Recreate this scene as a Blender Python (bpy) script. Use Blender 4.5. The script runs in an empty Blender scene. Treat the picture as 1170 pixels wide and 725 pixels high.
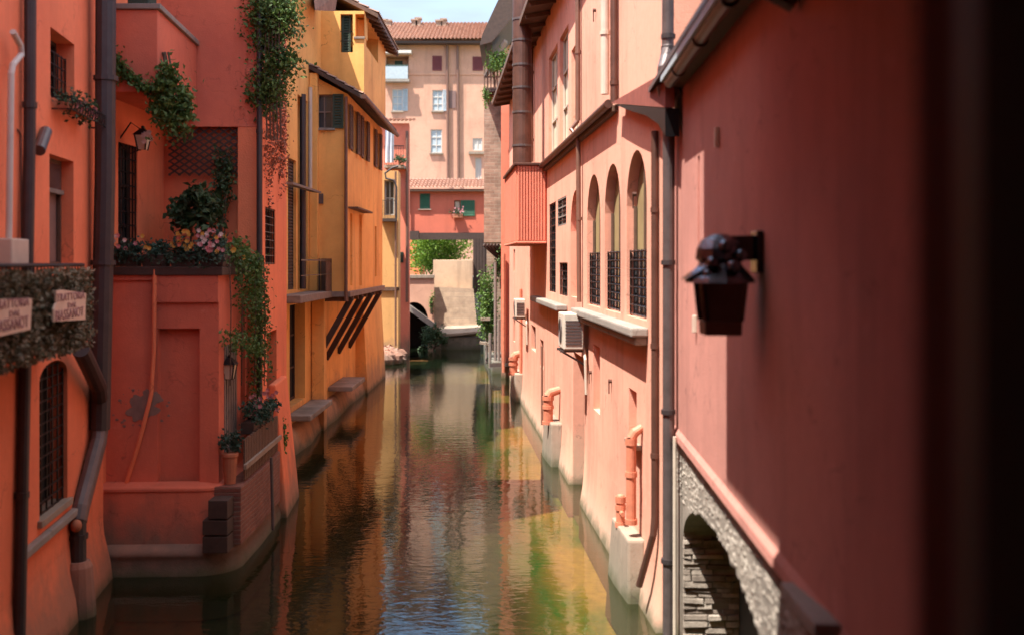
import bpy, bmesh, math, random
from mathutils import Vector
from mathutils.geometry import tessellate_polygon
R = random.Random(7)
sc = bpy.context.scene
COL = sc.collection
rad = math.radians
EYE = 5.0            # camera height above the water (water is z = 0)
F = 1200.0           # focal length in photograph pixels
# ------------------------------------------------------------------ camera, sky, sun, exposure
cd = bpy.data.cameras.new('camera'); cam = bpy.data.objects.new('camera', cd); COL.objects.link(cam)
cam.location = (0, 0, EYE); cam.rotation_euler = (rad(90), 0, 0)
cd.sensor_width = 36; cd.lens = 36 * F / 1170; cd.shift_y = -62.5 / 1170
cd.clip_start = 0.05; cd.clip_end = 3000
cd.dof.use_dof = True; cd.dof.focus_distance = 26; cd.dof.aperture_fstop = .75
sc.camera = cam
SUN = Vector((-.32, -.25, .914)).normalized()
SUN_EL = math.asin(SUN.z); SUN_AZ = math.atan2(SUN.x, SUN.y)
w = bpy.data.worlds.new('World'); sc.world = w; w.use_nodes = True
nt = w.node_tree; nt.nodes.clear()
wo = nt.nodes.new('ShaderNodeOutputWorld'); bg = nt.nodes.new('ShaderNodeBackground')
sky = nt.nodes.new('ShaderNodeTexSky'); sky.sky_type = 'NISHITA'; sky.sun_disc = False
sky.sun_elevation = SUN_EL; sky.sun_rotation = SUN_AZ; sky.air_density = 1.0; sky.dust_density = 1.2
tc = nt.nodes.new('ShaderNodeTexCoord'); mp = nt.nodes.new('ShaderNodeMapping'); mp.inputs['Scale'].default_value = (1.6, 1.6, 6)
cn = nt.nodes.new('ShaderNodeTexNoise'); cn.inputs['Scale'].default_value = 2.2; cn.inputs['Detail'].default_value = 7
cr = nt.nodes.new('ShaderNodeValToRGB'); cr.color_ramp.elements[0].position = .34; cr.color_ramp.elements[1].position = .60
cr.color_ramp.elements[1].color = (.75, .75, .75, 1)
cm = nt.nodes.new('ShaderNodeMixRGB'); cm.inputs[2].default_value = (1.55, 1.72, 1.85, 1)
nt.links.new(tc.outputs['Generated'], mp.inputs[0]); nt.links.new(mp.outputs[0], cn.inputs['Vector'])
nt.links.new(cn.outputs[0], cr.inputs[0]); sx = nt.nodes.new('ShaderNodeSeparateXYZ'); nt.links.new(tc.outputs['Generated'], sx.inputs[0])
mz = nt.nodes.new('ShaderNodeMapRange'); mz.inputs[1].default_value = .25; mz.inputs[2].default_value = .34; mz.inputs[3].default_value = 1; mz.inputs[4].default_value = .08
nt.links.new(sx.outputs[2], mz.inputs[0]); mm = nt.nodes.new('ShaderNodeMath'); mm.operation = 'MULTIPLY'
nt.links.new(cr.outputs[0], mm.inputs[0]); nt.links.new(mz.outputs[0], mm.inputs[1]); nt.links.new(mm.outputs[0], cm.inputs[0])
cm2 = nt.nodes.new('ShaderNodeMixRGB'); cm2.inputs[2].default_value = (5.4, 5.2, 4.9, 1)
mh = nt.nodes.new('ShaderNodeMapRange'); mh.inputs[1].default_value = .48; mh.inputs[2].default_value = .66; nt.links.new(sx.outputs[2], mh.inputs[0])
mq = nt.nodes.new('ShaderNodeMath'); mq.operation = 'MULTIPLY'; nt.links.new(cr.outputs[0], mq.inputs[0]); nt.links.new(mh.outputs[0], mq.inputs[1]); nt.links.new(mq.outputs[0], cm2.inputs[0]); nt.links.new(sky.outputs[0], cm.inputs[1])
nt.links.new(cm.outputs[0], cm2.inputs[1]); nt.links.new(cm2.outputs[0], bg.inputs[0]); bg.inputs[1].default_value = .145
nt.links.new(bg.outputs[0], wo.inputs[0])
sd = bpy.data.lights.new('sun', 'SUN'); sun = bpy.data.objects.new('sun', sd); COL.objects.link(sun)
sd.energy = 4.6; sd.angle = rad(.55); sd.color = (1, .93, .82)
sun.rotation_euler = SUN.to_track_quat('Z', 'Y').to_euler(); sun.location = (-10, -10, 40)
vs = sc.view_settings; vs.view_transform = 'Standard'; vs.look = 'None'; vs.exposure = 1.56; vs.gamma = 1
vs.use_curve_mapping = False
sc.cycles.max_bounces = 8; sc.cycles.diffuse_bounces = 7; sc.cycles.transparent_max_bounces = 8
sc.cycles.caustics_reflective = False; sc.cycles.caustics_refractive = False
# ------------------------------------------------------------------ helpers
def P(px, py, Y): return Vector(((px - 585) / F * Y, Y, EYE - (py - 300) / F * Y))
ORIG = {}
def own(o, parent):
    COL.objects.link(o)
    if parent is not None: o.parent = parent
    return o
def thing(name, loc, label, cat, group=None, kind=None):
    o = bpy.data.objects.new(name, None); o.location = loc; own(o, None); ORIG[o.name] = Vector(loc)
    o.empty_display_size = .2
    return tag(o, label, cat, group, kind)
def tag(o, label=None, cat=None, group=None, kind=None):
    if label: o['label'] = label
    if cat: o['category'] = cat
    if group: o['group'] = group
    if kind: o['kind'] = kind
    return o
class MB:
    def __init__(s): s.v = []; s.f = []
    def face(s, pts):
        i = len(s.v); s.v += [Vector(p) for p in pts]; s.f.append(list(range(i, i + len(pts)))); return s
    def hexa(s, p):      # 8 points: bottom 4 (ccw) then top 4
        i = len(s.v); s.v += [Vector(q) for q in p]
        for f in ((3, 2, 1, 0), (4, 5, 6, 7), (0, 1, 5, 4), (1, 2, 6, 5), (2, 3, 7, 6), (3, 0, 4, 7)): s.f.append([i + k for k in f])
        return s
    def box(s, x0, x1, y0, y1, z0, z1):
        return s.hexa([(x0, y0, z0), (x1, y0, z0), (x1, y1, z0), (x0, y1, z0), (x0, y0, z1), (x1, y0, z1), (x1, y1, z1), (x0, y1, z1)])
    def lbox(s, W, s0, s1, d0, d1, z0, z1):     # box in a wall's own frame: along, outwards, up
        q = [W.at(a, d, z) for z in (z0, z1) for a, d in ((s0, d0), (s0, d1), (s1, d1), (s1, d0))]
        return s.hexa(q)
    def beam(s, a, b, w, h, up=Vector((0, 0, 1))):
        a = Vector(a); b = Vector(b); t = (b - a).normalized(); u = t.cross(up)
        if u.length < 1e-4: u = t.cross(Vector((1, 0, 0)))
        u.normalize(); v = u.cross(t)
        q = [p + u * sx * w / 2 + v * sy * h / 2 for p in (a, b) for sx, sy in ((-1, -1), (1, -1), (1, 1), (-1, 1))]
        return s.hexa(q)
    def tube(s, pts, r, n=10, cap=True):
        pts = [Vector(p) for p in pts]; m = len(pts); rs = r if isinstance(r, (list, tuple)) else [r] * m
        base = len(s.v); ref = None
        for i, p in enumerate(pts):
            t = ((pts[min(i + 1, m - 1)] - pts[max(i - 1, 0)])).normalized()
            if ref is None: ref = Vector((1, 0, 0)) if abs(t.x) < .9 else Vector((0, 1, 0))
            u = t.cross(ref).normalized(); v = t.cross(u).normalized(); ref = v.cross(t) if False else ref
            for k in range(n):
                a = 2 * math.pi * k / n; s.v.append(p + u * math.cos(a) * rs[i] + v * math.sin(a) * rs[i])
        for i in range(m - 1):
            for k in range(n):
                a = base + i * n + k; b = base + i * n + (k + 1) % n
                s.f.append([a, b, b + n, a + n])
        if cap:
            s.f.append([base + k for k in reversed(range(n))]); s.f.append([base + (m - 1) * n + k for k in range(n)])
        return s
    def poly_prism(s, pts, vec):
        vec = Vector(vec); pts = [Vector(p) for p in pts]; i = len(s.v); n = len(pts)
        s.v += pts + [p + vec for p in pts]
        for tri in tessellate_polygon([pts]):
            s.f.append([i + k for k in tri]); s.f.append([i + n + k for k in reversed(tri)])
        for k in range(n): s.f.append([i + k, i + (k + 1) % n, i + n + (k + 1) % n, i + n + k])
        return s
    def blob(s, c, r, n=8, m=6, jit=0.0):
        c = Vector(c); r = Vector(r) if hasattr(r, '__len__') else Vector((r, r, r)); i = len(s.v)
        for a in range(m + 1):
            th = math.pi * a / m
            for b in range(n):
                ph = 2 * math.pi * b / n; k = 1 + R.uniform(-jit, jit)
                s.v.append(c + Vector((r.x * math.sin(th) * math.cos(ph), r.y * math.sin(th) * math.sin(ph), r.z * math.cos(th))) * k if False else
                           c + Vector((r.x * math.sin(th) * math.cos(ph) * k, r.y * math.sin(th) * math.sin(ph) * k, r.z * math.cos(th) * k)))
        for a in range(m):
            for b in range(n):
                s.f.append([i + a * n + b, i + (a + 1) * n + b, i + (a + 1) * n + (b + 1) % n, i + a * n + (b + 1) % n])
        return s
    def leaf(s, c, size, nrm=None, droop=0.0):
        d = Vector((R.gauss(0, 1), R.gauss(0, 1), R.gauss(0, 1) - droop)).normalized()
        if nrm is not None: d = (d + Vector(nrm) * -0.0).normalized()
        e = d.cross(Vector((R.gauss(0, 1), R.gauss(0, 1), R.gauss(0, 1)))).normalized(); k = d.cross(e) * size * .12
        i = len(s.v); c = Vector(c)
        s.v += [c - d * size * .5, c + e * size * .3 + k, c + d * size * .5, c - e * size * .3 + k]
        s.f += [[i, i + 1, i + 2], [i, i + 2, i + 3]]
        return s
    def build(s, name, mat, parent=None, smooth=False, bevel=0, loc=None):
        me = bpy.data.meshes.new(name); off = Vector((0, 0, 0))
        if parent is not None: off = ORIG[parent.name]
        elif loc is not None: off = Vector(loc)
        me.from_pydata([v - off for v in s.v], [], s.f); me.update()
        bm = bmesh.new(); bm.from_mesh(me)
        if smooth or bevel: bmesh.ops.remove_doubles(bm, verts=bm.verts, dist=1e-5)
        if bevel:
            bmesh.ops.recalc_face_normals(bm, faces=bm.faces)
            es = [e for e in bm.edges if len(e.link_faces) == 2 and e.calc_face_angle(0) > .6]
            bmesh.ops.bevel(bm, geom=es, offset=bevel, segments=2, affect='EDGES', profile=.6, clamp_overlap=True)
        bm.to_mesh(me); bm.free()
        if smooth:
            for p in me.polygons: p.use_smooth = True
        me.materials.append(mat)
        o = bpy.data.objects.new(name, me); own(o, parent)
        if parent is None and loc is not None: o.location = off
        ORIG[o.name] = off
        return o
class Wall:
    """a vertical wall A->B; the outside is on the right hand of the walk"""
    def __init__(s, A, B):
        s.A = Vector((A[0], A[1], 0)); s.B = Vector((B[0], B[1], 0)); s.L = (s.B - s.A).length
        s.t = (s.B - s.A) / s.L; s.n = Vector((s.t.y, -s.t.x, 0))
    def at(s, a, d, z): return s.A + s.t * a + s.n * d + Vector((0, 0, z))
    def s_px(s, px):
        k = (px - 585) / F; den = s.t.x - k * s.t.y
        return (k * s.A.y - s.A.x) / den
    def Y_px(s, px): return s.A.y + s.t.y * s.s_px(px)
    def z_px(s, px, py): return EYE - (py - 300) / F * s.Y_px(px)
    def hole(s, px0, px1, py0, py1, depth=.2, arch=False, ref=None):
        a, b = sorted((s.s_px(px0), s.s_px(px1))); m = ref if ref is not None else (px0 + px1) / 2
        return dict(s0=a, s1=b, z0=s.z_px(m, py1), z1=s.z_px(m, py0), d=depth, arch=arch)
    def skin(s, mb, z0, z1, holes=(), s0=0, s1=None, N=12):
        s1 = s.L if s1 is None else s1
        S = sorted({s0, s1} | {h[k] for h in holes for k in ('s0', 's1')}); Z = sorted({z0, z1} | {h[k] for h in holes for k in ('z0', 'z1')})
        S = [v for v in S if s0 - 1e-6 <= v <= s1 + 1e-6]; Z = [v for v in Z if z0 - 1e-6 <= v <= z1 + 1e-6]
        for i in range(len(S) - 1):
            for j in range(len(Z) - 1):
                cs = (S[i] + S[i + 1]) / 2; cz = (Z[j] + Z[j + 1]) / 2
                if any(h['s0'] < cs < h['s1'] and h['z0'] < cz < h['z1'] for h in holes): continue
                mb.face([s.at(S[i], 0, Z[j]), s.at(S[i + 1], 0, Z[j]), s.at(S[i + 1], 0, Z[j + 1]), s.at(S[i], 0, Z[j + 1])])
        for h in holes:
            d = h['d']; top = outline(h, N)
            if h['arch']:
                for (a, za), (b, zb) in zip(top, top[1:]):
                    if max(za, zb) < h['z1'] - 1e-6 or abs(za - zb) > 1e-9:
                        mb.face([s.at(a, 0, za), s.at(b, 0, zb), s.at(b, 0, h['z1']), s.at(a, 0, h['z1'])])
            pts = [(h['s0'], h['z0'])] + top + [(h['s1'], h['z0'])]
            for (a, za), (b, zb) in zip(pts, pts[1:] + pts[:1]):
                mb.face([s.at(a, 0, za), s.at(a, -d, za), s.at(b, -d, zb), s.at(b, 0, zb)])
        return mb
    def back(s, mb, h, d=None, z0=None, z1=None, N=12):
        d = h['d'] if d is None else d
        lo = h['z0'] if z0 is None else z0; hi = h['z1'] if z1 is None else z1
        top = outline(h, N)
        for (a, za), (b, zb) in zip(top, top[1:]):
            mb.face([s.at(a, -d, lo), s.at(b, -d, lo), s.at(b, -d, min(zb, hi)), s.at(a, -d, min(za, hi))])
        return mb
def outline(h, N=12):
    if not h['arch']: return [(h['s0'], h['z1']), (h['s1'], h['z1'])]
    c = (h['s0'] + h['s1']) / 2; r = (h['s1'] - h['s0']) / 2; rise = h.get('rise', r)
    return [(c - r * math.cos(math.pi * k / N), h['z1'] - rise + rise * math.sin(math.pi * k / N)) for k in range(N + 1)]
def H(s0, s1, z0, z1, d=.2, arch=False): return dict(s0=s0, s1=s1, z0=z0, z1=z1, d=d, arch=arch)
def sweep(mb, path, prof, closed_top=False):
    """profile (d, z) swept along a plan path whose outside is on the right"""
    n = len(path); pts = [Vector((p[0], p[1], 0)) for p in path]; rows = []
    for i, p in enumerate(pts):
        t1 = (p - pts[i - 1]).normalized() if i else None; t2 = (pts[i + 1] - p).normalized() if i < n - 1 else None
        t = ((t1 or t2) + (t2 or t1)).normalized(); nn = Vector((t.y, -t.x, 0))
        k = 1 / max(.5, nn.dot(Vector(((t1 or t2).y, -(t1 or t2).x, 0))))
        rows.append([p + nn * d * k + Vector((0, 0, z)) for d, z in prof])
    i0 = len(mb.v); m = len(prof)
    for r in rows: mb.v += r
    for a in range(n - 1):
        for b in range(m - 1):
            mb.f.append([i0 + a * m + b, i0 + a * m + b + 1, i0 + (a + 1) * m + b + 1, i0 + (a + 1) * m + b])
    return mb
def tiles(mb, a, b, c, d, n, amp, rows=6):
    """corrugated tile sheet: a,b along the eave, d,c along the ridge"""
    a, b, c, d = map(Vector, (a, b, c, d)); nn = (b - a).cross(d - a).normalized(); i0 = len(mb.v); K = n * 6
    for j in range(rows * 2):
        v = ((j + 1) // 2) / rows; lift = (amp * .8 if j % 2 == 0 else 0)
        for k in range(K + 1):
            u = k / K; h = amp * abs(math.sin(math.pi * u * n)) + lift
            mb.v.append(a.lerp(b, u).lerp(d.lerp(c, u), v) + nn * h)
    for j in range(rows * 2 - 1):
        for k in range(K):
            q = i0 + j * (K + 1) + k; mb.f.append([q, q + 1, q + K + 2, q + K + 1])
    return mb
# ------------------------------------------------------------------ materials
def new_mat(name):
    m = bpy.data.materials.new(name); m.use_nodes = True; n = m.node_tree.nodes; n.clear()
    o = n.new('ShaderNodeOutputMaterial'); b = n.new('ShaderNodeBsdfPrincipled'); m.node_tree.links.new(b.outputs[0], o.inputs[0])
    return m, m.node_tree, b
def nd(nt, t, **kw):
    x = nt.nodes.new(t)
    for k, v in kw.items():
        if k in x.inputs: x.inputs[k].default_value = v
        else: setattr(x, k, v)
    return x
def noise(nt, scale, detail=5, rough=.55, stretch=None, off=0):
    g = nd(nt, 'ShaderNodeNewGeometry'); m = nd(nt, 'ShaderNodeMapping'); m.inputs['Scale'].default_value = stretch or (1, 1, 1)
    m.inputs['Location'].default_value = (off, off * 1.7, off * .3)
    x = nd(nt, 'ShaderNodeTexNoise'); x.inputs['Scale'].default_value = scale; x.inputs['Detail'].default_value = detail; x.inputs['Roughness'].default_value = rough
    nt.links.new(g.outputs['Position'], m.inputs[0]); nt.links.new(m.outputs[0], x.inputs['Vector'])
    return x.outputs[0]
def ramp(nt, src, lo, hi, c0=(0, 0, 0, 1), c1=(1, 1, 1, 1)):
    r = nd(nt, 'ShaderNodeValToRGB'); r.color_ramp.elements[0].position = lo; r.color_ramp.elements[1].position = hi
    r.color_ramp.elements[0].color = c0; r.color_ramp.elements[1].color = c1; nt.links.new(src, r.inputs[0]); return r.outputs[0]
def mix(nt, f, a, b, mode='MIX'):
    x = nd(nt, 'ShaderNodeMixRGB', blend_type=mode)
    for k, v in ((0, f), (1, a), (2, b)):
        if isinstance(v, (int, float)): x.inputs[k].default_value = v
        elif isinstance(v, tuple): x.inputs[k].default_value = v if len(v) == 4 else v + (1,)
        else: nt.links.new(v, x.inputs[k])
    return x.outputs[0]
def math_(nt, op, a, b=0.0):
    x = nd(nt, 'ShaderNodeMath', operation=op)
    for k, v in ((0, a), (1, b)):
        if isinstance(v, (int, float)): x.inputs[k].default_value = v
        else: nt.links.new(v, x.inputs[k])
    return x.outputs[0]
def bump(nt, b, src, strength, dist=.02):
    x = nd(nt, 'ShaderNodeBump'); x.inputs['Strength'].default_value = strength; x.inputs['Distance'].default_value = dist
    nt.links.new(src, x.inputs['Height']); nt.links.new(x.outputs[0], b.inputs['Normal']); return x
def plaster(name, base, stain, amount=.6, damp=True, off=0, damp_h=.9, dampc=(.20, .15, .11)):
    m, nt, b = new_mat(name)
    n1 = noise(nt, .55, 8, .62, off=off); n2 = noise(nt, 1.3, 6, .6, (1.3, 1.3, .13), off + 3); n3 = noise(nt, 7, 6, .65, off=off + 9); n4 = noise(nt, 2.2, 8, .7, off=off + 5)
    c = mix(nt, math_(nt, 'MULTIPLY', ramp(nt, n1, .42, .72), amount), base, stain)
    c = mix(nt, math_(nt, 'MULTIPLY', ramp(nt, n2, .52, .75), amount * .55), c, tuple(k * .55 for k in stain))
    c = mix(nt, math_(nt, 'MULTIPLY', ramp(nt, n4, .62, .74), amount * .5), c, tuple(min(.85, k * 1.1 + .1) for k in base))
    c = mix(nt, math_(nt, 'MULTIPLY', ramp(nt, n3, .35, .75), .25 * amount + .1), c, tuple(k * .72 for k in base))
    if damp:
        g = nd(nt, 'ShaderNodeNewGeometry'); sp = nd(nt, 'ShaderNodeSeparateXYZ'); nt.links.new(g.outputs['Position'], sp.inputs[0])
        zz = math_(nt, 'SUBTRACT', sp.outputs[2], math_(nt, 'MULTIPLY', n1, damp_h * 1.6)); zz = math_(nt, 'SUBTRACT', zz, math_(nt, 'MULTIPLY', math_(nt, 'SUBTRACT', n4, .5), damp_h * 1.5)); zz = math_(nt, 'SUBTRACT', zz, math_(nt, 'MULTIPLY', math_(nt, 'SUBTRACT', n2, .5), damp_h * 1.2))
        mr = nd(nt, 'ShaderNodeMapRange'); mr.inputs[1].default_value = -.35; mr.inputs[2].default_value = damp_h * .55; mr.inputs[3].default_value = .85; mr.inputs[4].default_value = 0
        nt.links.new(zz, mr.inputs[0]); c = mix(nt, mr.outputs[0], c, dampc)
        ag = nd(nt, 'ShaderNodeMapRange'); ag.inputs[1].default_value = .02; ag.inputs[2].default_value = .24; ag.inputs[3].default_value = .8; ag.inputs[4].default_value = 0
        nt.links.new(math_(nt, 'SUBTRACT', sp.outputs[2], math_(nt, 'MULTIPLY', math_(nt, 'SUBTRACT', n4, .5), .5)), ag.inputs[0]); c = mix(nt, ag.outputs[0], c, (.07, .075, .035))
    g2 = nd(nt, 'ShaderNodeNewGeometry'); vm = nd(nt, 'ShaderNodeVectorMath', operation='MULTIPLY_ADD'); nz_ = nd(nt, 'ShaderNodeTexNoise'); nz_.inputs['Scale'].default_value = 2.5; nz_.inputs['Detail'].default_value = 5
    nt.links.new(g2.outputs['Position'], nz_.inputs['Vector']); nt.links.new(nz_.outputs[1], vm.inputs[0]); vm.inputs[1].default_value = (.9, .9, .9); nt.links.new(g2.outputs['Position'], vm.inputs[2])
    vo = nd(nt, 'ShaderNodeTexVoronoi', feature='DISTANCE_TO_EDGE'); vo.inputs['Scale'].default_value = .55; nt.links.new(vm.outputs[0], vo.inputs['Vector'])
    ck = math_(nt, 'MULTIPLY', ramp(nt, vo.outputs['Distance'], .0, .011, (1, 1, 1, 1), (0, 0, 0, 1)), math_(nt, 'MULTIPLY', ramp(nt, n4, .46, .58), .55 * amount))
    c = mix(nt, ck, c, tuple(k * .35 for k in stain))
    nt.links.new(c, b.inputs['Base Color']); b.inputs['Roughness'].default_value = .9
    h = mix(nt, .5, noise(nt, 45, 4), noise(nt, 4, 6, .6, off=2)); bump(nt, b, h, .45, .025)
    return m
def plain(name, c, rough=.6, metal=0, var=.35, scale=6, bumps=.15, spec=None):
    m, nt, b = new_mat(name)
    n = noise(nt, scale, 6, .6)
    col = mix(nt, math_(nt, 'MULTIPLY', ramp(nt, n, .4, .7), var), c, tuple(k * .45 for k in c))
    nt.links.new(col, b.inputs['Base Color']); b.inputs['Roughness'].default_value = rough; b.inputs['Metallic'].default_value = metal
    if bumps: bump(nt, b, noise(nt, scale * 5, 4), bumps, .01)
    return m
def leafmat(name, c0, c1, rough=.6, trans=.25):
    m, nt, b = new_mat(name)
    g = nd(nt, 'ShaderNodeNewGeometry'); n = noise(nt, 2.5, 3)
    r = ramp(nt, g.outputs['Random Per Island'], 0, 1, c0 + (1,), c1 + (1,))
    c = mix(nt, math_(nt, 'MULTIPLY', ramp(nt, n, .4, .65), .5), r, tuple(k * .5 for k in c0))
    nt.links.new(c, b.inputs['Base Color']); b.inputs['Roughness'].default_value = rough
    tr = nd(nt, 'ShaderNodeBsdfTranslucent'); nt.links.new(c, tr.inputs[0]); mx = nd(nt, 'ShaderNodeMixShader'); mx.inputs[0].default_value = trans
    nt.links.new(b.outputs[0], mx.inputs[1]); nt.links.new(tr.outputs[0], mx.inputs[2])
    nt.links.new(mx.outputs[0], [x for x in nt.nodes if x.type == 'OUTPUT_MATERIAL'][0].inputs[0])
    return m
def brickmat(name, c1, c2, mortar, scale=1.0, axis='x', bw=.26, bh=.075, bumpy=.8):
    m, nt, b = new_mat(name)
    g = nd(nt, 'ShaderNodeNewGeometry'); sp = nd(nt, 'ShaderNodeSeparateXYZ'); cb = nd(nt, 'ShaderNodeCombineXYZ')
    nt.links.new(g.outputs['Position'], sp.inputs[0])
    wob = math_(nt, 'MULTIPLY', noise(nt, 3, 4), .05)
    nt.links.new(math_(nt, 'ADD', sp.outputs[0], sp.outputs[1]) if axis == 'xy' else sp.outputs[0 if axis == 'x' else 1], cb.inputs[0])
    nt.links.new(math_(nt, 'ADD', sp.outputs[2], wob), cb.inputs[1])
    t = nd(nt, 'ShaderNodeTexBrick'); nt.links.new(cb.outputs[0], t.inputs['Vector'])
    t.inputs['Color1'].default_value = c1 + (1,); t.inputs['Color2'].default_value = c2 + (1,); t.inputs['Mortar'].default_value = mortar + (1,)
    t.inputs['Scale'].default_value = scale; t.inputs['Brick Width'].default_value = bw; t.inputs['Row Height'].default_value = bh; t.inputs['Mortar Size'].default_value = .012
    t.inputs['Mortar Smooth'].default_value = .4
    n = noise(nt, 2, 7, .7); c = mix(nt, math_(nt, 'MULTIPLY', ramp(nt, n, .4, .7), .7), t.outputs[0], tuple(k * .5 for k in c2))
    nt.links.new(c, b.inputs['Base Color']); b.inputs['Roughness'].default_value = .95
    h = mix(nt, .35, math_(nt, 'SUBTRACT', 1.0, t.outputs['Fac']), noise(nt, 18, 6, .7)); bump(nt, b, h, bumpy, .03)
    return m
def islandmat(name, c0, c1):
    m, nt, b = new_mat(name); g = nd(nt, 'ShaderNodeNewGeometry')
    c = ramp(nt, g.outputs['Random Per Island'], 0, 1, c0 + (1,), c1 + (1,)); n = noise(nt, 9, 6, .7); n2 = noise(nt, 1.2, 5, .6)
    c = mix(nt, math_(nt, 'MULTIPLY', ramp(nt, n, .4, .7), .6), c, tuple(k * .5 for k in c0)); c = mix(nt, math_(nt, 'MULTIPLY', ramp(nt, n2, .5, .7), .6), c, tuple(k * .55 for k in c0))
    nt.links.new(c, b.inputs['Base Color']); b.inputs['Roughness'].default_value = .95; bump(nt, b, noise(nt, 40, 5, .7), .7, .02); return m
def glass(name, c=(.03, .035, .04), rough=.08):
    m, nt, b = new_mat(name); n = noise(nt, 1.5, 3)
    nt.links.new(mix(nt, ramp(nt, n, .35, .7), c, tuple(k * 2.2 for k in c)), b.inputs['Base Color'])
    b.inputs['Roughness'].default_value = rough; b.inputs['Specular IOR Level'].default_value = .6
    return m
M = {}
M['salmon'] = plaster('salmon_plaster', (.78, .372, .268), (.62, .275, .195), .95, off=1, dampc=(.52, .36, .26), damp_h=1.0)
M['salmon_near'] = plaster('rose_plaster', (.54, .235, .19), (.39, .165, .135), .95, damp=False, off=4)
M['skirt'] = plaster('limewashed_base', (.76, .37, .265), (.58, .28, .20), .95, off=1, dampc=(.44, .33, .25), damp_h=.5)
M['rose_red'] = plaster('coral_plaster', (.74, .235, .15), (.58, .17, .11), .5, off=2)
M['orange'] = plaster('orange_plaster', (.90, .245, .115), (.74, .18, .085), .85, off=6, dampc=(.34, .17, .11))
M['red'] = plaster('brick_red_plaster', (.66, .17, .098), (.47, .12, .078), .9, off=8, dampc=(.17, .12, .09))
M['redbright'] = plaster('vermilion_plaster', (.84, .24, .11), (.64, .17, .085), .85, off=11, dampc=(.30, .18, .12))
M['yellow'] = plaster('ochre_plaster', (.86, .47, .14), (.66, .32, .09), 1.0, off=13, dampc=(.36, .22, .12))
M['ochre'] = plaster('dull_ochre_plaster', (.62, .34, .13), (.5, .27, .1), .6, off=15, dampc=(.2, .16, .11))
M['pale'] = plaster('pale_salmon_plaster', (.58, .325, .23), (.46, .245, .17), .95, damp=False, off=17)
M['bridge'] = plaster('bridge_red_plaster', (.55, .14, .085), (.42, .11, .07), .5, damp=False, off=19)
M['beige'] = plaster('beige_plaster', (.56, .39, .26), (.36, .25, .17), 1.0, off=21, damp=False)
M['concrete'] = plaster('pale_concrete', (.32, .255, .20), (.19, .15, .115), 1.0, off=23, damp_h=.5, dampc=(.22, .2, .15))
M['stone'] = plaster('grey_stone', (.30, .265, .235), (.18, .16, .14), .9, off=25, dampc=(.1, .1, .08))
M['plinth'] = plaster('plinth_stone', (.34, .17, .12), (.20, .13, .10), .9, off=27, dampc=(.13, .10, .08), damp_h=.6)
M['white'] = plain('white_paint', (.56, .53, .49), .5, var=.2)
M['creampipe'] = plain('cream_pipe_paint', (.56, .48, .40), .45, var=.2)
M['brownpipe'] = plain('brown_pipe_paint', (.17, .085, .06), .45, var=.4)
M['darkpipe'] = plain('dark_metal_pipe', (.055, .045, .048), .45, .3, var=.4)
M['greypipe'] = plain('purple_grey_pipe', (.13, .105, .105), .4, .4, var=.5)
M['copper'] = plain('aged_copper', (.13, .06, .045), .5, .4, var=.6, scale=3)
M['orangepipe'] = plain('orange_pipe_paint', (.58, .20, .12), .6, var=.6)
M['black'] = plain('black_iron', (.012, .012, .014), .4, .5, var=.2)
M['gloss'] = plain('black_enamel', (.008, .009, .013), .13, 0, var=.1, bumps=.05)
M['chrome'] = plain('dark_polished_metal', (.17, .20, .26), .08, 1.0, var=.9, scale=12, bumps=.5); M['corner_shade'] = plain('eave_shadow_red', (.26, .07, .05), .8, var=.5)  # the eave corner's red is cast shadow put into the colour
M['darkwood'] = plain('dark_wood', (.055, .032, .025), .75, var=.6, scale=9)
M['brownwood'] = plain('brown_wood', (.13, .07, .045), .75, var=.6, scale=9)
M['greywood'] = plain('weathered_wood', (.22, .18, .16), .85, var=.6, scale=8)
M['green'] = plain('green_shutter_paint', (.025, .11, .06), .6, var=.3)
M['dkgreen'] = plain('dark_green_paint', (.02, .045, .03), .6, var=.3)
M['maroon'] = plain('maroon_paint', (.16, .03, .035), .6, var=.3)
M['bluegrey'] = plain('blue_grey_paint', (.38, .45, .50), .6, var=.25)
M['curtain'] = plain('pale_curtain', (.62, .55, .42), .8, var=.35, scale=2)
M['olive'] = plain('olive_blind', (.30, .22, .10), .8, var=.5, scale=2)
M['mauve'] = plain('mauve_shutter', (.20, .12, .11), .7, var=.3)
M['glass'] = glass('dark_glass'); M['void'] = plain('dim_interior', (.015, .012, .011), .9, var=.3)
M['terracotta'] = plain('terracotta', (.42, .15, .08), .8, var=.4)
M['tile'] = plain('roof_tile', (.44, .25, .18), .9, var=.7, scale=4, bumps=.4)
M['oldtile'] = plain('old_roof_tile', (.30, .17, .12), .9, var=.8, scale=4, bumps=.4)
M['acwhite'] = plain('weathered_appliance_white', (.62, .55, .47), .5, var=.45, scale=5)
M['brick_dark'] = brickmat('dark_brick', (.10, .055, .045), (.07, .04, .035), (.13, .11, .1), axis='xy')
M['brick_red'] = brickmat('plinth_brick', (.27, .10, .065), (.20, .075, .055), (.26, .17, .13), axis='y')
M['brick_grey'] = brickmat('weathered_brick', (.34, .27, .22), (.25, .20, .17), (.34, .29, .25), axis='xy', bw=.42, bh=.13, bumpy=1.0)
M['brick_tower'] = brickmat('tower_brick', (.42, .29, .22), (.30, .20, .15), (.42, .35, .28), axis='xy', bw=.4, bh=.16)
M['leaf_ivy'] = leafmat('ivy_leaves', (.045, .105, .022), (.12, .21, .045))
M['leaf_dark'] = leafmat('dark_leaves', (.02, .055, .022), (.06, .115, .038))
M['leaf_blue'] = leafmat('blue_green_leaves', (.02, .06, .045), (.05, .11, .07))
M['leaf_tree'] = leafmat('bright_tree_leaves', (.09, .20, .015), (.24, .38, .04), trans=.4)
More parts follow.
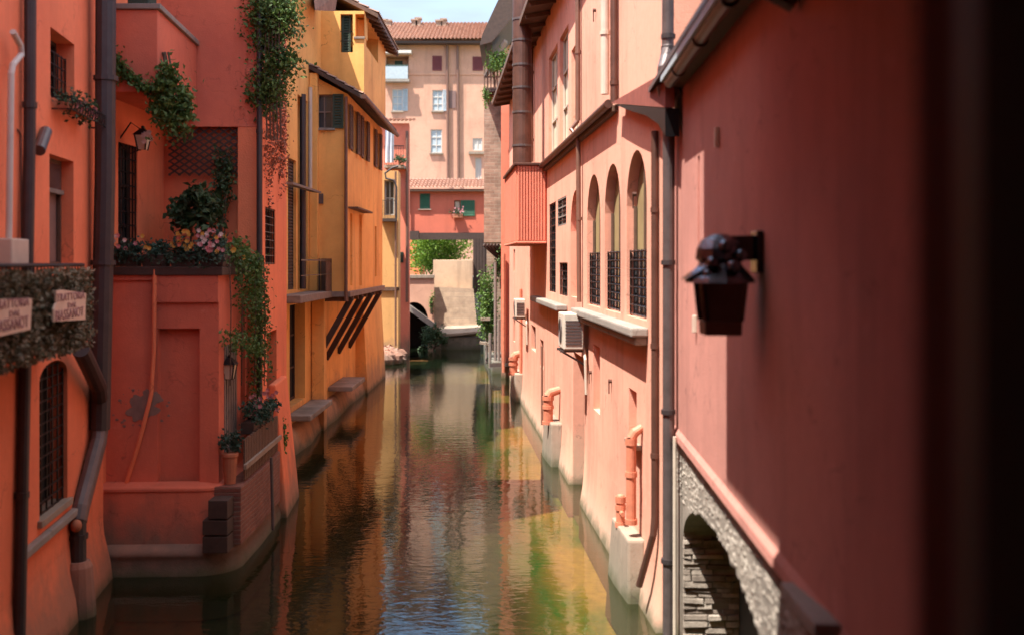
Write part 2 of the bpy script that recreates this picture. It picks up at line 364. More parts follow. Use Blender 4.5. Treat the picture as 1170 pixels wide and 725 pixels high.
M['leaf_bush'] = leafmat('bush_leaves', (.06, .14, .02), (.16, .27, .05), trans=.3)
M['leaf_dry'] = leafmat('dry_ivy_leaves', (.20, .09, .05), (.38, .15, .09))
M['leaf_hedge'] = leafmat('screen_leaves', (.07, .085, .04), (.34, .25, .16), trans=.1)
M['petal_pink'] = leafmat('pink_petals', (.55, .17, .2), (.75, .42, .42)); M['petal_white'] = leafmat('white_petals', (.6, .5, .48), (.8, .7, .66))
M['petal_yellow'] = leafmat('yellow_petals', (.7, .33, .05), (.8, .5, .12)); M['petal_red'] = leafmat('red_petals', (.5, .06, .05), (.7, .2, .1))
M['stem'] = plain('woody_stem', (.09, .06, .04), .9)
M['bark'] = plain('bark', (.12, .085, .06), .95, bumps=.6)
M['sign'] = plain('weathered_cream_board', (.70, .52, .40), .7, var=.25, scale=5); M['ink'] = plain('faded_lettering', (.30, .14, .16), .8, var=.3)
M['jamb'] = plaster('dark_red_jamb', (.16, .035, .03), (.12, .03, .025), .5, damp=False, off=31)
M['glassdark'] = plain('smoked_lantern_glass', (.05, .022, .02), .25, var=.3)
M['cloth'] = plain('pale_blue_cloth', (.45, .5, .58), .9, var=.3)
M['frame'] = plain('grey_frame_metal', (.15, .21, .24), .5, .2, var=.3)
M['canopy'] = plain('green_canopy_cloth', (.05, .28, .16), .8, var=.3)
# bed and water
def bedmat():
    m, nt, b = new_mat('canal_bed_mud'); n = noise(nt, .55, 5, .6, (1.4, .5, 1)); n2 = noise(nt, 5, 6, .7)
    c = ramp(nt, n, .40, .60, (.05, .19, .03, 1), (.50, .33, .09, 1))
    g = nd(nt, 'ShaderNodeNewGeometry'); sp = nd(nt, 'ShaderNodeSeparateXYZ'); nt.links.new(g.outputs['Position'], sp.inputs[0])
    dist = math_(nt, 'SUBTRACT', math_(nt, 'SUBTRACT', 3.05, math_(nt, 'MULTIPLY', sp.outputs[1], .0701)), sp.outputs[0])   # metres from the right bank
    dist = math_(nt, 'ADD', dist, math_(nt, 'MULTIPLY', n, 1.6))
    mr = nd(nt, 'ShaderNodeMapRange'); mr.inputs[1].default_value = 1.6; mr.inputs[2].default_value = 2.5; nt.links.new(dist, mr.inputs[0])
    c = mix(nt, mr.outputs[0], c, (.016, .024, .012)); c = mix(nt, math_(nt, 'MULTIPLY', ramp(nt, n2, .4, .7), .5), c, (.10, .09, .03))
    nt.links.new(c, b.inputs['Base Color']); b.inputs['Roughness'].default_value = 1; return m
def watermat():
    m = bpy.data.materials.new('canal_water'); m.use_nodes = True; nt = m.node_tree; nt.nodes.clear()
    o = nd(nt, 'ShaderNodeOutputMaterial'); gl = nd(nt, 'ShaderNodeBsdfGlossy'); gl.inputs['Roughness'].default_value = .0; gl.inputs['Color'].default_value = (.93, .97, .95, 1)
    tr = nd(nt, 'ShaderNodeBsdfTransparent'); tr.inputs[0].default_value = (.72, .67, .50, 1)
    df = nd(nt, 'ShaderNodeBsdfDiffuse'); df.inputs[0].default_value = (.014, .026, .012, 1)
    m0 = nd(nt, 'ShaderNodeMixShader'); m0.inputs[0].default_value = .24; nt.links.new(tr.outputs[0], m0.inputs[1]); nt.links.new(df.outputs[0], m0.inputs[2])
    fr = nd(nt, 'ShaderNodeFresnel'); fr.inputs[0].default_value = 1.52
    h = mix(nt, .38, noise(nt, 3.0, 3, .5, (.7, 1.1, 1)), noise(nt, 9, 2, .5, (.55, 1.2, 1), 4))
    bp = nd(nt, 'ShaderNodeBump'); bp.inputs['Strength'].default_value = .34; bp.inputs['Distance'].default_value = .022; nt.links.new(h, bp.inputs['Height'])
    nt.links.new(bp.outputs[0], gl.inputs['Normal']); nt.links.new(bp.outputs[0], fr.inputs['Normal'])
    ms = nd(nt, 'ShaderNodeMixShader'); nt.links.new(fr.outputs[0], ms.inputs[0]); nt.links.new(m0.outputs[0], ms.inputs[1]); nt.links.new(gl.outputs[0], ms.inputs[2])
    nt.links.new(ms.outputs[0], o.inputs[0]); return m
M['bed'] = bedmat(); M['water'] = watermat()
def noise1(x): return .5 + .5 * math.sin(x * 2.1 + 1.3 * math.sin(x * .9) + .7 * math.sin(x * 5.3))
M['patched'] = brickmat('patched_stone_wall', (.50, .36, .25), (.38, .27, .19), (.36, .27, .2), axis='x', bw=.62, bh=.3, bumpy=.6)
M['patch'] = plain('grey_cement', (.26, .17, .14), .95, var=.5, scale=5)
M['mortar'] = plaster('dark_lime_mortar', (.07, .058, .05), (.05, .04, .035), .9, off=33, damp_h=.5)
M['oldbrick'] = islandmat('old_canal_brick', (.22, .175, .145), (.54, .47, .40)); M['rubble'] = islandmat('rough_lime_rubble', (.27, .235, .20), (.40, .355, .31))
M['rubble_face'] = plaster('rough_lime_face', (.30, .265, .225), (.13, .11, .095), 1.0, off=41, damp_h=.6)
M['footing'] = plaster('orange_stained_footing', (.46, .24, .12), (.28, .15, .09), 1.0, off=35, dampc=(.13, .10, .07), damp_h=.5)
# ------------------------------------------------------------------ ground, water
tag(MB().face([(-600, -600, -.75), (600, -600, -.75), (600, 1200, -.75), (-600, 1200, -.75)]).build('canal_bed', M['bed']), 'muddy yellow and green bed seen through the shallow canal water', 'ground', kind='structure')
tag(MB().face([(-14, -4, 0), (10, -4, 0), (10, 66, 0), (-14, 66, 0)]).build('water', M['water']), 'rippled dark green canal water mirroring the coloured houses', 'water', kind='structure')
tag(MB().box(-60, 60, 66.2, 400, -.7, 4.0).build('street_ground', M['stone']), 'raised ground behind the far end of the canal', 'ground', kind='structure')
# ------------------------------------------------------------------ window builder
def window(parent, W, h, frame, pane, nx=1, nz=2, fw=.05, name='window', inset=.0, pane_z1=None):
    d = h['d']; mb = MB(); a, b, z0, z1 = h['s0'], h['s1'], h['z0'], h['z1']
    o0, o1 = -d + .012, -d + .055
    zt = z1 - ((b - a) / 2 if h['arch'] else 0)
    mb.lbox(W, a, a + fw, o0, o1, z0, zt); mb.lbox(W, b - fw, b, o0, o1, z0, zt)
    mb.lbox(W, a + fw, b - fw, o0, o1, z0, z0 + fw)
    if not h['arch']: mb.lbox(W, a + fw, b - fw, o0, o1, z1 - fw, z1)
    for i in range(1, nx):
        c = a + (b - a) * i / nx; mb.lbox(W, c - fw * .4, c + fw * .4, o0 + .004, o1 - .006, z0 + fw, (z1 if h['arch'] else z1 - fw) - .01)
    for j in range(1, nz):
        c = z0 + (zt - z0) * j / nz; mb.lbox(W, a + fw, b - fw, o0 + .002, o1 - .003, c - fw * .4, c + fw * .4)
    f = mb.build(name, frame, parent)
    W.back(MB(), h, d - .0).build('pane', pane, f)
    return f
def grille(parent, W, h, z0=None, z1=None, nx=5, nz=6, r=.012, d=.03, name='grille'):
    mb = MB(); a, b = h['s0'], h['s1']; z0 = h['z0'] if z0 is None else z0; z1 = h['z1'] if z1 is None else z1
    for i in range(nx + 1): c = a + .02 + (b - a - .04) * i / nx; mb.tube([W.at(c, d, z0), W.at(c, d, z1)], r, 5)
    for j in range(nz + 1): c = z0 + .02 + (z1 - z0 - .04) * j / nz; mb.tube([W.at(a, d, c), W.at(b, d, c)], r, 5)
    return mb.build(name, M['black'], parent)
def shutter(parent, W, a, b, z0, z1, mat, d0=.02, n=None):
    mb = MB(); fw = .06; mb.lbox(W, a, a + fw, d0, d0 + .045, z0, z1); mb.lbox(W, b - fw, b, d0, d0 + .045, z0, z1)
    mb.lbox(W, a + fw, b - fw, d0, d0 + .045, z0, z0 + fw); mb.lbox(W, a + fw, b - fw, d0, d0 + .045, z1 - fw, z1)
    n = n or max(4, int((z1 - z0) / .09)); st = (z1 - z0 - 2 * fw) / n
    for k in range(n):
        z = z0 + fw + st * k
        mb.hexa([W.at(a + fw, d0 + .005, z + st * .45), W.at(a + fw, d0 + .038, z), W.at(b - fw, d0 + .038, z), W.at(b - fw, d0 + .005, z + st * .45),
                 W.at(a + fw, d0 + .005, z + st * .95), W.at(a + fw, d0 + .038, z + st * .5), W.at(b - fw, d0 + .038, z + st * .5), W.at(b - fw, d0 + .005, z + st * .95)])
    return mb.build('shutter', mat, parent)
def sill(parent, W, h, mat, t=.06, out=.1, ext=.08, name='sill', dz=.0):
    return MB().lbox(W, h['s0'] - ext, h['s1'] + ext, -h['d'] + .06, out, h['z0'] - t + dz, h['z0'] + dz + .003).build(name, mat, parent, bevel=.01)
def pipe(parent, pts, r, mat, rings=(), name='drainpipe', n=12):
    mb = MB(); mb.tube(pts, r, n)
    for q in rings:
        q = Vector(q); mb.tube([q - Vector((0, 0, .035)), q + Vector((0, 0, .035))], r * 1.22, n)
    return mb.build(name, mat, parent, smooth=False)
def bend(p, q, r, k=5):   # quadratic elbow helper: list of points p->corner->q
    return [p.lerp(r, t).lerp(r.lerp(q, t), t) for t in [i / k for i in range(k + 1)]]
# ================================================================== RIGHT SIDE: long salmon house
A2 = (-.11, 45.0); B2 = (2.05, 14.2); W2 = Wall(A2, B2)
house = thing('salmon_house', (1, 30, 0), 'long sunlit salmon pink house with arched windows lining the right bank', 'house')
Zt = EYE + 6.9
arch = []
for px0, px1 in ((716, 739), (691, 709), (671, 686)):
    a, b = sorted((W2.s_px(px0), W2.s_px(px1))); arch.append(H(a, b, 4.15, 6.73, .17, True))
tall = [W2.hole(627, 637, 58, 190, .14), W2.hole(639.5, 649.5, 36, 182, .14), W2.hole(653, 661, 52, 172, .14)]
for t in tall: t['z0'] = 7.95
niche = W2.hole(652, 664, 217, 340, .16, True)
gridw = W2.hole(637, 647, 226, 258, .06)
slim = W2.hole(627.5, 635, 232, 334, .12)
small = W2.hole(639, 648.5, 300, 338, .14)
low = [W2.hole(655, 668, 405, 588, 1.1), W2.hole(718.5, 727.5, 445, 500, .16), W2.hole(678, 685.5, 395, 470, .16)]
low[0]['z0'] = -.7
slots = [W2.hole(586.5, 588.5, 285, 310, .15), W2.hole(586.5, 588.5, 365, 390, .15), W2.hole(607, 612, 372, 400, .12), W2.hole(617, 621, 388, 420, .12)]
upw = [H(W2.s_px(603) , W2.s_px(606), 9.3, 10.4, .14)]
holes2 = arch + tall + [niche, gridw, slim, small] + low + slots + upw
mb = W2.skin(MB(), -.7, Zt, holes2)
C2 = (9, 14.2); D2 = (9, 45)
endW = Wall(B2, C2)           # end wall facing the camera, seen over the lower house
endW2 = Wall((B2[0], B2[1]), C2)
for e in (Wall(C2, D2), Wall(D2, A2)): e.skin(mb, -.7, Zt)
mbE = MB(); Wall(B2, C2).skin(mbE, -.7, Zt)
# B2->C2 walks +x, outside is -y (towards the camera)
for v in mbE.f: mb.f.append([i + len(mb.v) for i in v])
mb.v += mbE.v
mb.build('wall', M['salmon'], house)
for h in arch:
    f = window(house, W2, h, M['brownwood'], M['olive'], 2, 2, .06)
    W2.back(MB(), h, h['d'] - .06, z1=5.2).build('lower_pane', M['glass'], f)
    grille(f, W2, h, 4.17, 5.2, 5, 7, .014, -.06)
for h in tall:
    f = window(house, W2, h, M['creampipe'], M['curtain'], 2, 3, .07)
for h in [niche] + slots + upw: W2.back(MB(), h).build('niche_back', M['salmon'] if h is niche else M['void'], house)
f = window(house, W2, gridw, M['greywood'], M['glass'], 2, 3, .04); grille(f, W2, gridw, nx=4, nz=6, d=-.02)
f = window(house, W2, slim, M['darkwood'], M['glass'], 1, 4, .05); grille(f, W2, slim, nx=3, nz=12, d=-.03)
f = window(house, W2, small, M['darkwood'], M['glass'], 1, 2, .05); grille(f, W2, small, nx=3, nz=4, d=-.03)
W2.back(MB(), low[0]).build('alcove_back', M['salmon'], house)
for h in low[1:]: W2.back(MB(), h).build('niche_back', M['rose_red'], house)
# sills
s0 = W2.s_px(666); s1 = W2.s_px(741)
ms = MB(); ms.lbox(W2, s0, s1, .0, .26, 3.92, 4.06).lbox(W2, s0 + .05, s1 - .05, .0, .2, 3.8, 3.92).build('window_ledge', M['stone'], house, bevel=.03)
s0b, s1b = W2.s_px(616), W2.s_px(648.5)
MB().lbox(W2, s0b, s1b, 0, .28, W2.z_px(632, 349), W2.z_px(632, 343)).build('window_ledge', M['stone'], house, bevel=.03)
MB().lbox(W2, W2.s_px(728) - .45, W2.s_px(728) + .4, 0, .12, low[1]['z0'] - .06, low[1]['z0']).build('sill', M['concrete'], house, bevel=.01)
# string course gutter with its roof strip
zg = EYE + 2.72; sg0 = W2.s_px(612); sg1 = W2.s_px(706)
g = MB(); g.lbox(W2, sg0, sg1, 0, .10, zg - .16, zg - .05); g.build('string_course', M['brownwood'], house, bevel=.01)
pts = [W2.at(sg0, .16, zg), W2.at(sg1, .16, zg - .03)]
pipe(house, pts, .075, M['copper'], name='gutter')
# eaves
e = MB(); Wr = W2
e.hexa([Wr.at(0, -.2, Zt - .02), Wr.at(0, .75, Zt - .18), Wr.at(W2.s_px(651), .75, Zt - .18), Wr.at(W2.s_px(651), -.2, Zt - .02),
        Wr.at(0, -.2, Zt + .14), Wr.at(0, .75, Zt - .02), Wr.at(W2.s_px(651), .75, Zt - .02), Wr.at(W2.s_px(651), -.2, Zt + .14)])
for k in range(14):
    a = .3 + k * 1.35; e.beam(Wr.at(a, 0, Zt - .12), Wr.at(a, .68, Zt - .24), .09, .1)
e.build('eaves', M['brownwood'], house)
rf = MB(); tiles(rf, Wr.at(W2.L, .5, Zt + .02), Wr.at(0, .8, Zt + .02), Vector((5.0, 45, Zt + 1.9)), Vector((5.6, 14.2, Zt + 1.9)), 60, .06, 8)
rf.face([(5.0, 45, Zt + 1.9), (5.6, 14.2, Zt + 1.9), (9, 14.2, Zt), (9, 45, Zt)]); rf.build('roof', M['oldtile'], house)
# drainpipes
def wp(W, px, py, d): s = W.s_px(px); return W.at(s, d, W.z_px(px, py))
pipe(house, [wp(W2, 664.5, -40, .08), wp(W2, 664.5, 138, .08)], .055, M['brownpipe'], [wp(W2, 664.5, 60, .08)])
pipe(house, [wp(W2, 664.5, 138, .08), wp(W2, 664.5, 148, .22), wp(W2, 666, 158, .1), wp(W2, 666, 345, .08)], .05, M['brownpipe'], [wp(W2, 666, 250, .08)])
pipe(house, [wp(W2, 699, -60, .12), wp(W2, 699, 108, .12)], .075, M['creampipe'], [wp(W2, 699, 38, .12), wp(W2, 699, -20, .12)])
pipe(house, [wp(W2, 707, -60, .08), wp(W2, 707, 118, .08)], .06, M['copper'], [wp(W2, 707, 95, .08)])
pipe(house, [wp(W2, 753, 150, .06), wp(W2, 753, 590, .06), wp(W2, 753, 610, .08), wp(W2, 748, 668, .22)], .05, M['copper'], [wp(W2, 753, 240, .06), wp(W2, 753, 395, .06), wp(W2, 753, 520, .06)])
pipe(house, [wp(W2, 610.5, -60, .12), wp(W2, 610.5, 185, .12)], .09, M['brownpipe'], [wp(W2, 610.5, 83, .12), wp(W2, 610.5, 160, .12)])
pipe(house, [wp(W2, 622, 395, .07), wp(W2, 623, 485, .09)], .035, M['brownpipe'])
pipe(house, [wp(W2, 597, 330, .06), wp(W2, 597, 430, .06)], .05, M['orangepipe'])
# small wall fittings
for px, py in ((681, 12), (676, 425), (699, 435), (727, 222)):
    ft = MB(); q = W2.s_px(px); z = W2.z_px(px, py); ft.tube([W2.at(q, 0, z), W2.at(q, .06, z)], .035, 8); ft.tube([W2.at(q, .05, z), W2.at(q, .05, z - .22)], .012, 6); ft.build('wall_fitting', M['copper'], house)
# skirt at the water and the blocks with stub pipes
prof = [(0.003, 1.2), (.01, .9), (.025, .6), (.05, .35), (.085, .15), (.11, 0), (.13, -.7)]
sA = 2.2
def skirt_seg(a, b):
    m = skirt_sheet(a, b)
    for c in (a, b): m.face([W2.at(c, d, z) for d, z in prof] + [W2.at(c, 0, -.7)])
    return m
def skirt_sheet(a, b):
    n = 14; return sweep(MB(), [(W2.at(a + (b - a) * k / n, .0, 0).x, W2.at(a + (b - a) * k / n, 0, 0).y) for k in range(n + 1)], prof)
skirt_seg(sA, low[0]['s0'] - .02).build('base_skirt', M['skirt'], house, smooth=True)
skirt_seg(low[0]['s1'] + .02, W2.L).build('base_skirt', M['skirt'], house, smooth=True)
def block(px0, px1, ztop, out):
    a, b = sorted((W2.s_px(px0), W2.s_px(px1))); m = MB()
    m.hexa([W2.at(a - .1, 0, -.7), W2.at(a - .1, out + .02, -.7), W2.at(b + .1, out * .8, -.7), W2.at(b + .1, 0, -.7), W2.at(a, 0, ztop), W2.at(a, out - .08, ztop), W2.at(b, out - .08, ztop), W2.at(b, 0, ztop)])
    return m.build('stone_block', M['concrete'], house, bevel=.04)
block(717, 737, .92, .34); block(634, 642.5, 1.05, .36); block(593, 597.5, 1.0, .36)
def stub(px, y0, y1, d, r, spout=False):
    s = W2.s_px(px); z0 = W2.z_px(px, y1); z1 = W2.z_px(px, y0); m = MB(); p0 = W2.at(s, d, z0); p1 = W2.at(s, d, z1)
    m.tube([p0, p1], r, 14)
    m.tube([p0, p0 + Vector((0, 0, .08))], r * 1.25, 14); m.tube([p0.lerp(p1, .55), p0.lerp(p1, .55) + Vector((0, 0, .08))], r * 1.2, 14)
    m.tube([p1 - Vector((0, 0, .1)), p1], r * 1.2, 14)
    if spout: m.tube([p0.lerp(p1, .5), p0.lerp(p1, .5) + W2.t * .2], r * .5, 8); m.blob(p1, (r * .9, r * .9, r * .5))
    else: m.tube([p1, p1 + Vector((0, 0, .09)) - W2.n * .06, p1 + Vector((0, 0, .16)) - W2.n * d], [r, r * .95, r * .8], 12)
    return m.build('vent_pipe', M['orangepipe'], house)
stub(734, 500, 598, .17, .075); stub(723.5, 566, 601, .2, .07, True); stub(640, 452, 484, .3, .12); stub(596, 408, 428, .3, .15)
# ribbed bay with big flue
bx = thing('ribbed_bay', (.5, 31, 5.5), 'salmon ribbed timber bay jutting from the pink house under the big flue pipe', 'bay')
za, zb = EYE + .6, EYE + 2.72; sb1 = W2.s_px(625); sb0 = sb1 - 4.9; dB = .84
m = MB(); m.lbox(W2, sb0, sb1, .005, dB, za, zb); m.build('box', M['rose_red'], bx, bevel=.02)
m = MB(); k = 0
for q in range(10):
    c = .06 + q * (dB - .08) / 9.5; m.lbox(W2, sb1 + .001, sb1 + .05, c, c + .05, za + .02, zb - .02)
for q in range(34):
    c = sb0 + .05 + q * .143; m.lbox(W2, c, c + .07, dB + .001, dB + .04, za + .02, zb - .02)
m.build('rib', M['rose_red'], bx)
m = MB(); m.lbox(W2, sb0 - .08, sb1 + .1, .02, dB + .1, zb + .001, zb + .07); m.build('cover', M['copper'], bx, bevel=.01)
m = MB(); m.lbox(W2, sb0 - .03, sb1 + .06, .02, dB + .06, za - .07, za - .001); m.build('sill', M['rose_red'], bx, bevel=.02)
fl = thing('flue_pipe', (.3, 30, 7.8), 'wide dark copper flue with soldered rings standing on the ribbed bay', 'flue')
c = Vector((.29, 30.0, 0)); m = MB(); m.tube([c + Vector((0, 0, zb + .07)), c + Vector((0, 0, zb + 7))], .27, 20); m.build('duct', M['copper'], fl, smooth=False)
for z in (8.3, 9.25, 9.95, 10.6, 11.3, 11.9, 12.6): MB().tube([c + Vector((0, 0, z)), c + Vector((0, 0, z + .06))], .285, 20).build('ring', M['greypipe'], fl)
# big purple grey drainpipe at the joint of the two houses
pj = lambda py, Y=13.7, px=764: P(px, py, Y)
dp = thing('corner_drainpipe', (2.0, 13.7, 0), 'thick purple grey drainpipe running down the joint between the two pink houses', 'drainpipe')
X = P(764, 0, 13.65).x
m = MB(); m.tube([Vector((X + .0, 13.65, 11)), P(763, 52, 13.65), P(761, 66, 13.6), P(758, 78, 13.5), P(757, 100, 13.5), P(762, 122, 13.6), P(764, 138, 13.65), Vector((X, 13.65, -.6))], .078, 14)
m.build('shaft', M['greypipe'], dp)
for py in (42, 56, 143, 300, 470, 640): q = P(763.5, py, 13.65); MB().tube([q - Vector((0, 0, .03)), q + Vector((0, 0, .03))], .095, 14).build('collar', M['darkpipe'], dp)
# sloping eave corner over the joint, the eave's shadow put in as dark red
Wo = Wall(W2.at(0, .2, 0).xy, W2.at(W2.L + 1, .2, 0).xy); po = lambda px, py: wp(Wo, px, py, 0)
m = MB(); m.poly_prism([po(698, 118), po(760, 82), po(760, 123)], -W2.n * .12); m.build('eave_corner_shade', M['corner_shade'], house)
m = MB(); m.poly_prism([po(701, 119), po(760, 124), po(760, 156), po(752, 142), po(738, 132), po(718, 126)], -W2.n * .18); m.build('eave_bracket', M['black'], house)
m = MB(); m.poly_prism([P(762, 92, 13.4), P(772, 84, 13.2), P(776, 105, 13.2), P(766, 116, 13.4)], (.05, .15, 0)); m.build('gutter_head', M['concrete'], house)
# ================================================================== RIGHT SIDE: near house with masonry base
A1 = (2.17, 14.05); B1 = (1.75, -1.0); W1 = Wall(A1, B1)
near = thing('rose_house', (1.9, 8, 0), 'dark rose plastered house with stone and brick base nearest on the right', 'house')
zp = EYE - 2.27; zev = EYE + 2.25
sl = [W1.hole(797, 799.5, 178, 340, .06), W1.hole(799, 802.5, 190, 240, .12)][:1]
mb = W1.skin(MB(), zp, zev, sl); W1.back(mb, sl[0])
Wall(B1, (6, -1)).skin(mb, zp, zev)
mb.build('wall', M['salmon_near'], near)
# plaster lip at its lower edge
sweep(MB(), [A1, B1], [(.0, zp + .12), (.035, zp + .06), (.04, zp - .02), (-.12, zp - .03)]).build('plaster_edge', M['salmon_near'], near)
# masonry base, set back 10 cm, with a low arch
Wm = Wall((2.20, 14.05), (1.78, -1.0))
ah = H(.62, 5.9, -.7, 2.22, .72, True); ah['rise'] = .8
mb = Wm.skin(MB(), -.7, zp - .02, [ah], N=28); mb.build('rough_base', M['rubble_face'], near)
Wm.back(MB(), ah, N=28).build('arch_back', M['void'], near)
def in_arch(q, z, pad):
    c_ = (ah['s0'] + ah['s1']) / 2; r_ = (ah['s1'] - ah['s0']) / 2 + pad
    if abs(q - c_) > r_: return False
    return z < ah['z1'] - ah['rise'] + (ah['rise'] + pad) * math.sqrt(max(0, 1 - ((q - c_) / r_) ** 2))
mb = MB(); z = -.3     # brick pier inside the arch, facing the camera
while z < ah['z1'] - .12:
    h_ = R.uniform(.042, .075); q = R.uniform(-.12, 0); ro = R.uniform(0, .035)
    while q < .72:
        w_ = R.uniform(.14, .42); d0, d1 = max(q, .0), min(q + w_, .715); p_ = .03 + ro + R.uniform(0, .03); t0 = R.uniform(-.007, .007); u = R.uniform(-.01, .01)
        if d1 - d0 > .03 and R.random() > .03:
            e_ = ah['s0'] - .02
            mb.hexa([Wm.at(e_, -d0, z), Wm.at(e_ + p_, -d0 - .004, z + t0), Wm.at(e_ + p_ + u, -d1 + .004, z - t0), Wm.at(e_, -d1, z),
                     Wm.at(e_, -d0, z + h_), Wm.at(e_ + p_ - .006, -d0 - .008, z + h_ + t0), Wm.at(e_ + p_ + u - .006, -d1 + .008, z + h_ - t0), Wm.at(e_, -d1, z + h_)])
        q += w_ + R.uniform(.006, .016)
    z += h_ + R.uniform(.01, .02)
mb.build('brick_pier', M['oldbrick'], near)
mb = MB()      # rough stones in the face around the arch
for k in range(1500):
    q = R.uniform(.05, 10.0); z = zp - .03 - R.random() ** 1.2 * (.9 if q > 6 else .75)
    if in_arch(q, z, -.02): continue
    mb.blob(Wm.at(q, -.012, z), (R.uniform(.012, .026), R.uniform(.03, .12), R.uniform(.015, .045)), 7, 5, .3)
mb.build('rubble', M['rubble'], near)
pipe(near, [Wm.at(.62, .10, zp + .05), Wm.at(.62, .10, -.6)], .025, M['creampipe'])
q0 = Wm.s_px(905); 
MB().beam(P(905, 672, 7.3), P(946, 722, 6.2), .16, .10).build('stone_ledge', M['stone'], near, bevel=.02)
# eave with gutter
g0, g1 = 1.7, 6.0
m = MB(); m.lbox(W1, g0 - .4, 6.2, .27, .33, zev - .06, zev + .1); m.build('flashing', M['bluegrey'], near)
m = MB(); m.lbox(W1, .0, 6.2, .0, .15, zev - .05, zev); m.build('soffit', M['brownwood'], near)
pipe(near, [W1.at(g0 - .3, .23, zev - .08), W1.at(6.2, .23, zev - .05)], .07, M['greypipe'], name='gutter')
for k in range(3): MB().tube([W1.at(g0 + .5 + k * 1.6, .23, zev - .08), W1.at(g0 + .54 + k * 1.6, .23, zev - .08)], .08, 12).build('gutter_bracket', M['darkpipe'], near)
m = MB(); m.hexa([W1.at(-.05, .34, zev + .03), W1.at(6.2, .34, zev + .03), W1.at(6.2, -4, zev + 1.5), W1.at(-.05, -4, zev + 1.5), W1.at(-.05, .34, zev + .09), W1.at(6.2, .34, zev + .09), W1.at(6.2, -4, zev + 1.58), W1.at(-.05, -4, zev + 1.58)])
m.build('roof', M['greypipe'], near)
# added overhang box and brackets, unseen above the frame, to shade the wall below
m = MB(); D = 1.62
m.lbox(W1, 14.05 - 8.75, 15.0, -3.5, D, EYE + 2.62, EYE + 7.4)
m.lbox(W1, 14.05 - 10.15, 14.05 - 8.752, -3.5, D, EYE + 4.25, EYE + 7.4)
m.build('shade_overhang', M['salmon_near'], near)
for y in (1.2, 3.2, 5.2, 7.2): MB().beam(W1.at(14.05 - y, .02, EYE + 1.8), W1.at(14.05 - y, D - .15, EYE + 2.6), .14, .16).build('shade_overhang_bracket', M['darkwood'], near)
m = MB()
for px, py in ((822, 157), (796, 370)):
    q = W1.s_px(px); z = W1.z_px(px, py); MB().lbox(W1, q - .03, q + .03, .002, .05, z - .1, z + .1).build('wall_box', M['creampipe'], near, bevel=.01)
# big black lantern on the dark wall
LY = 8.5; sL = 14.05 - LY
lan = thing('wall_lantern', W1.at(sL, .3, EYE), 'large glossy black lantern with a ridged hood on the shaded rose wall', 'lantern')
def LP(px, py, d): # around the lantern plane
    return P(px, py, LY + d)
cx, cy = W1.at(sL, .33, 0).x, LY
def ring4(z, r): return [Vector((cx - r, cy - r, z)), Vector((cx + r, cy - r, z)), Vector((cx + r, cy + r, z)), Vector((cx - r, cy + r, z))]
zL = lambda py: EYE - (py - 300) / F * LY
def frust(mb, za, ra, zb, rb): mb.hexa(ring4(za, ra) + ring4(zb, rb)); return mb
m = MB(); frust(m, zL(382), .145, zL(366), .15); m.build('base', M['copper'], lan, bevel=.012)
m = MB(); frust(m, zL(366), .13, zL(322), .16); m.build('glass_panel', M['glassdark'], lan)
m = MB()
for sx in (-1, 1):
    for sy in (-1, 1): m.beam((cx + sx * .14, cy + sy * .14, zL(366)), (cx + sx * .17, cy + sy * .17, zL(321)), .03, .03)
m.build('frame', M['gloss'], lan)
m = MB(); N = 12
def oct_(z, r): return [Vector((cx + r * math.cos(2 * math.pi * k / N), cy + r * math.sin(2 * math.pi * k / N), z)) for k in range(N)]
prof_l = [(.29, 323), (.27, 317), (.19, 305), (.17, 300), (.20, 296), (.19, 284), (.15, 274), (.06, 268), (.0, 267)]
rows = [oct_(zL(y), r * (1 if y < 315 else 1)) for r, y in prof_l]
i0 = 0
for r_ in rows: m.v += r_
for a in range(len(rows) - 1):
    for b in range(N): m.f.append([a * N + b, a * N + (b + 1) % N, (a + 1) * N + (b + 1) % N, (a + 1) * N + b])
m.build('hood', M['chrome'], lan)
m = MB(); m.beam(Vector((cx + .02, cy, zL(284))), W1.at(sL, .0, zL(283)), .12, .20); m.lbox(W1, sL - .13, sL + .13, .002, .06, zL(312), zL(264)); m.build('bracket', M['gloss'], lan, bevel=.01)
m = MB(); m.hexa([(cx - .30, cy - .12, zL(320)), (cx - .12, cy - .2, zL(318)), (cx - .12, cy + .2, zL(318)), (cx - .30, cy + .12, zL(320)), (cx - .29, cy - .12, zL(317)), (cx - .08, cy - .2, zL(300)), (cx - .08, cy + .2, zL(300)), (cx - .29, cy + .12, zL(317))]); m.build('flap', M['gloss'], lan, bevel=.01)
for dx, dy, py, r_ in ((-.1, -.2, 300, .05), (.06, -.22, 304, .06), (.0, -.2, 282, .055), (.13, -.2, 292, .05), (-.13, -.17, 313, .045)): MB().blob((cx + dx, cy + dy, zL(py)), r_, 12, 8).build('knob', M['chrome'], lan, smooth=True)
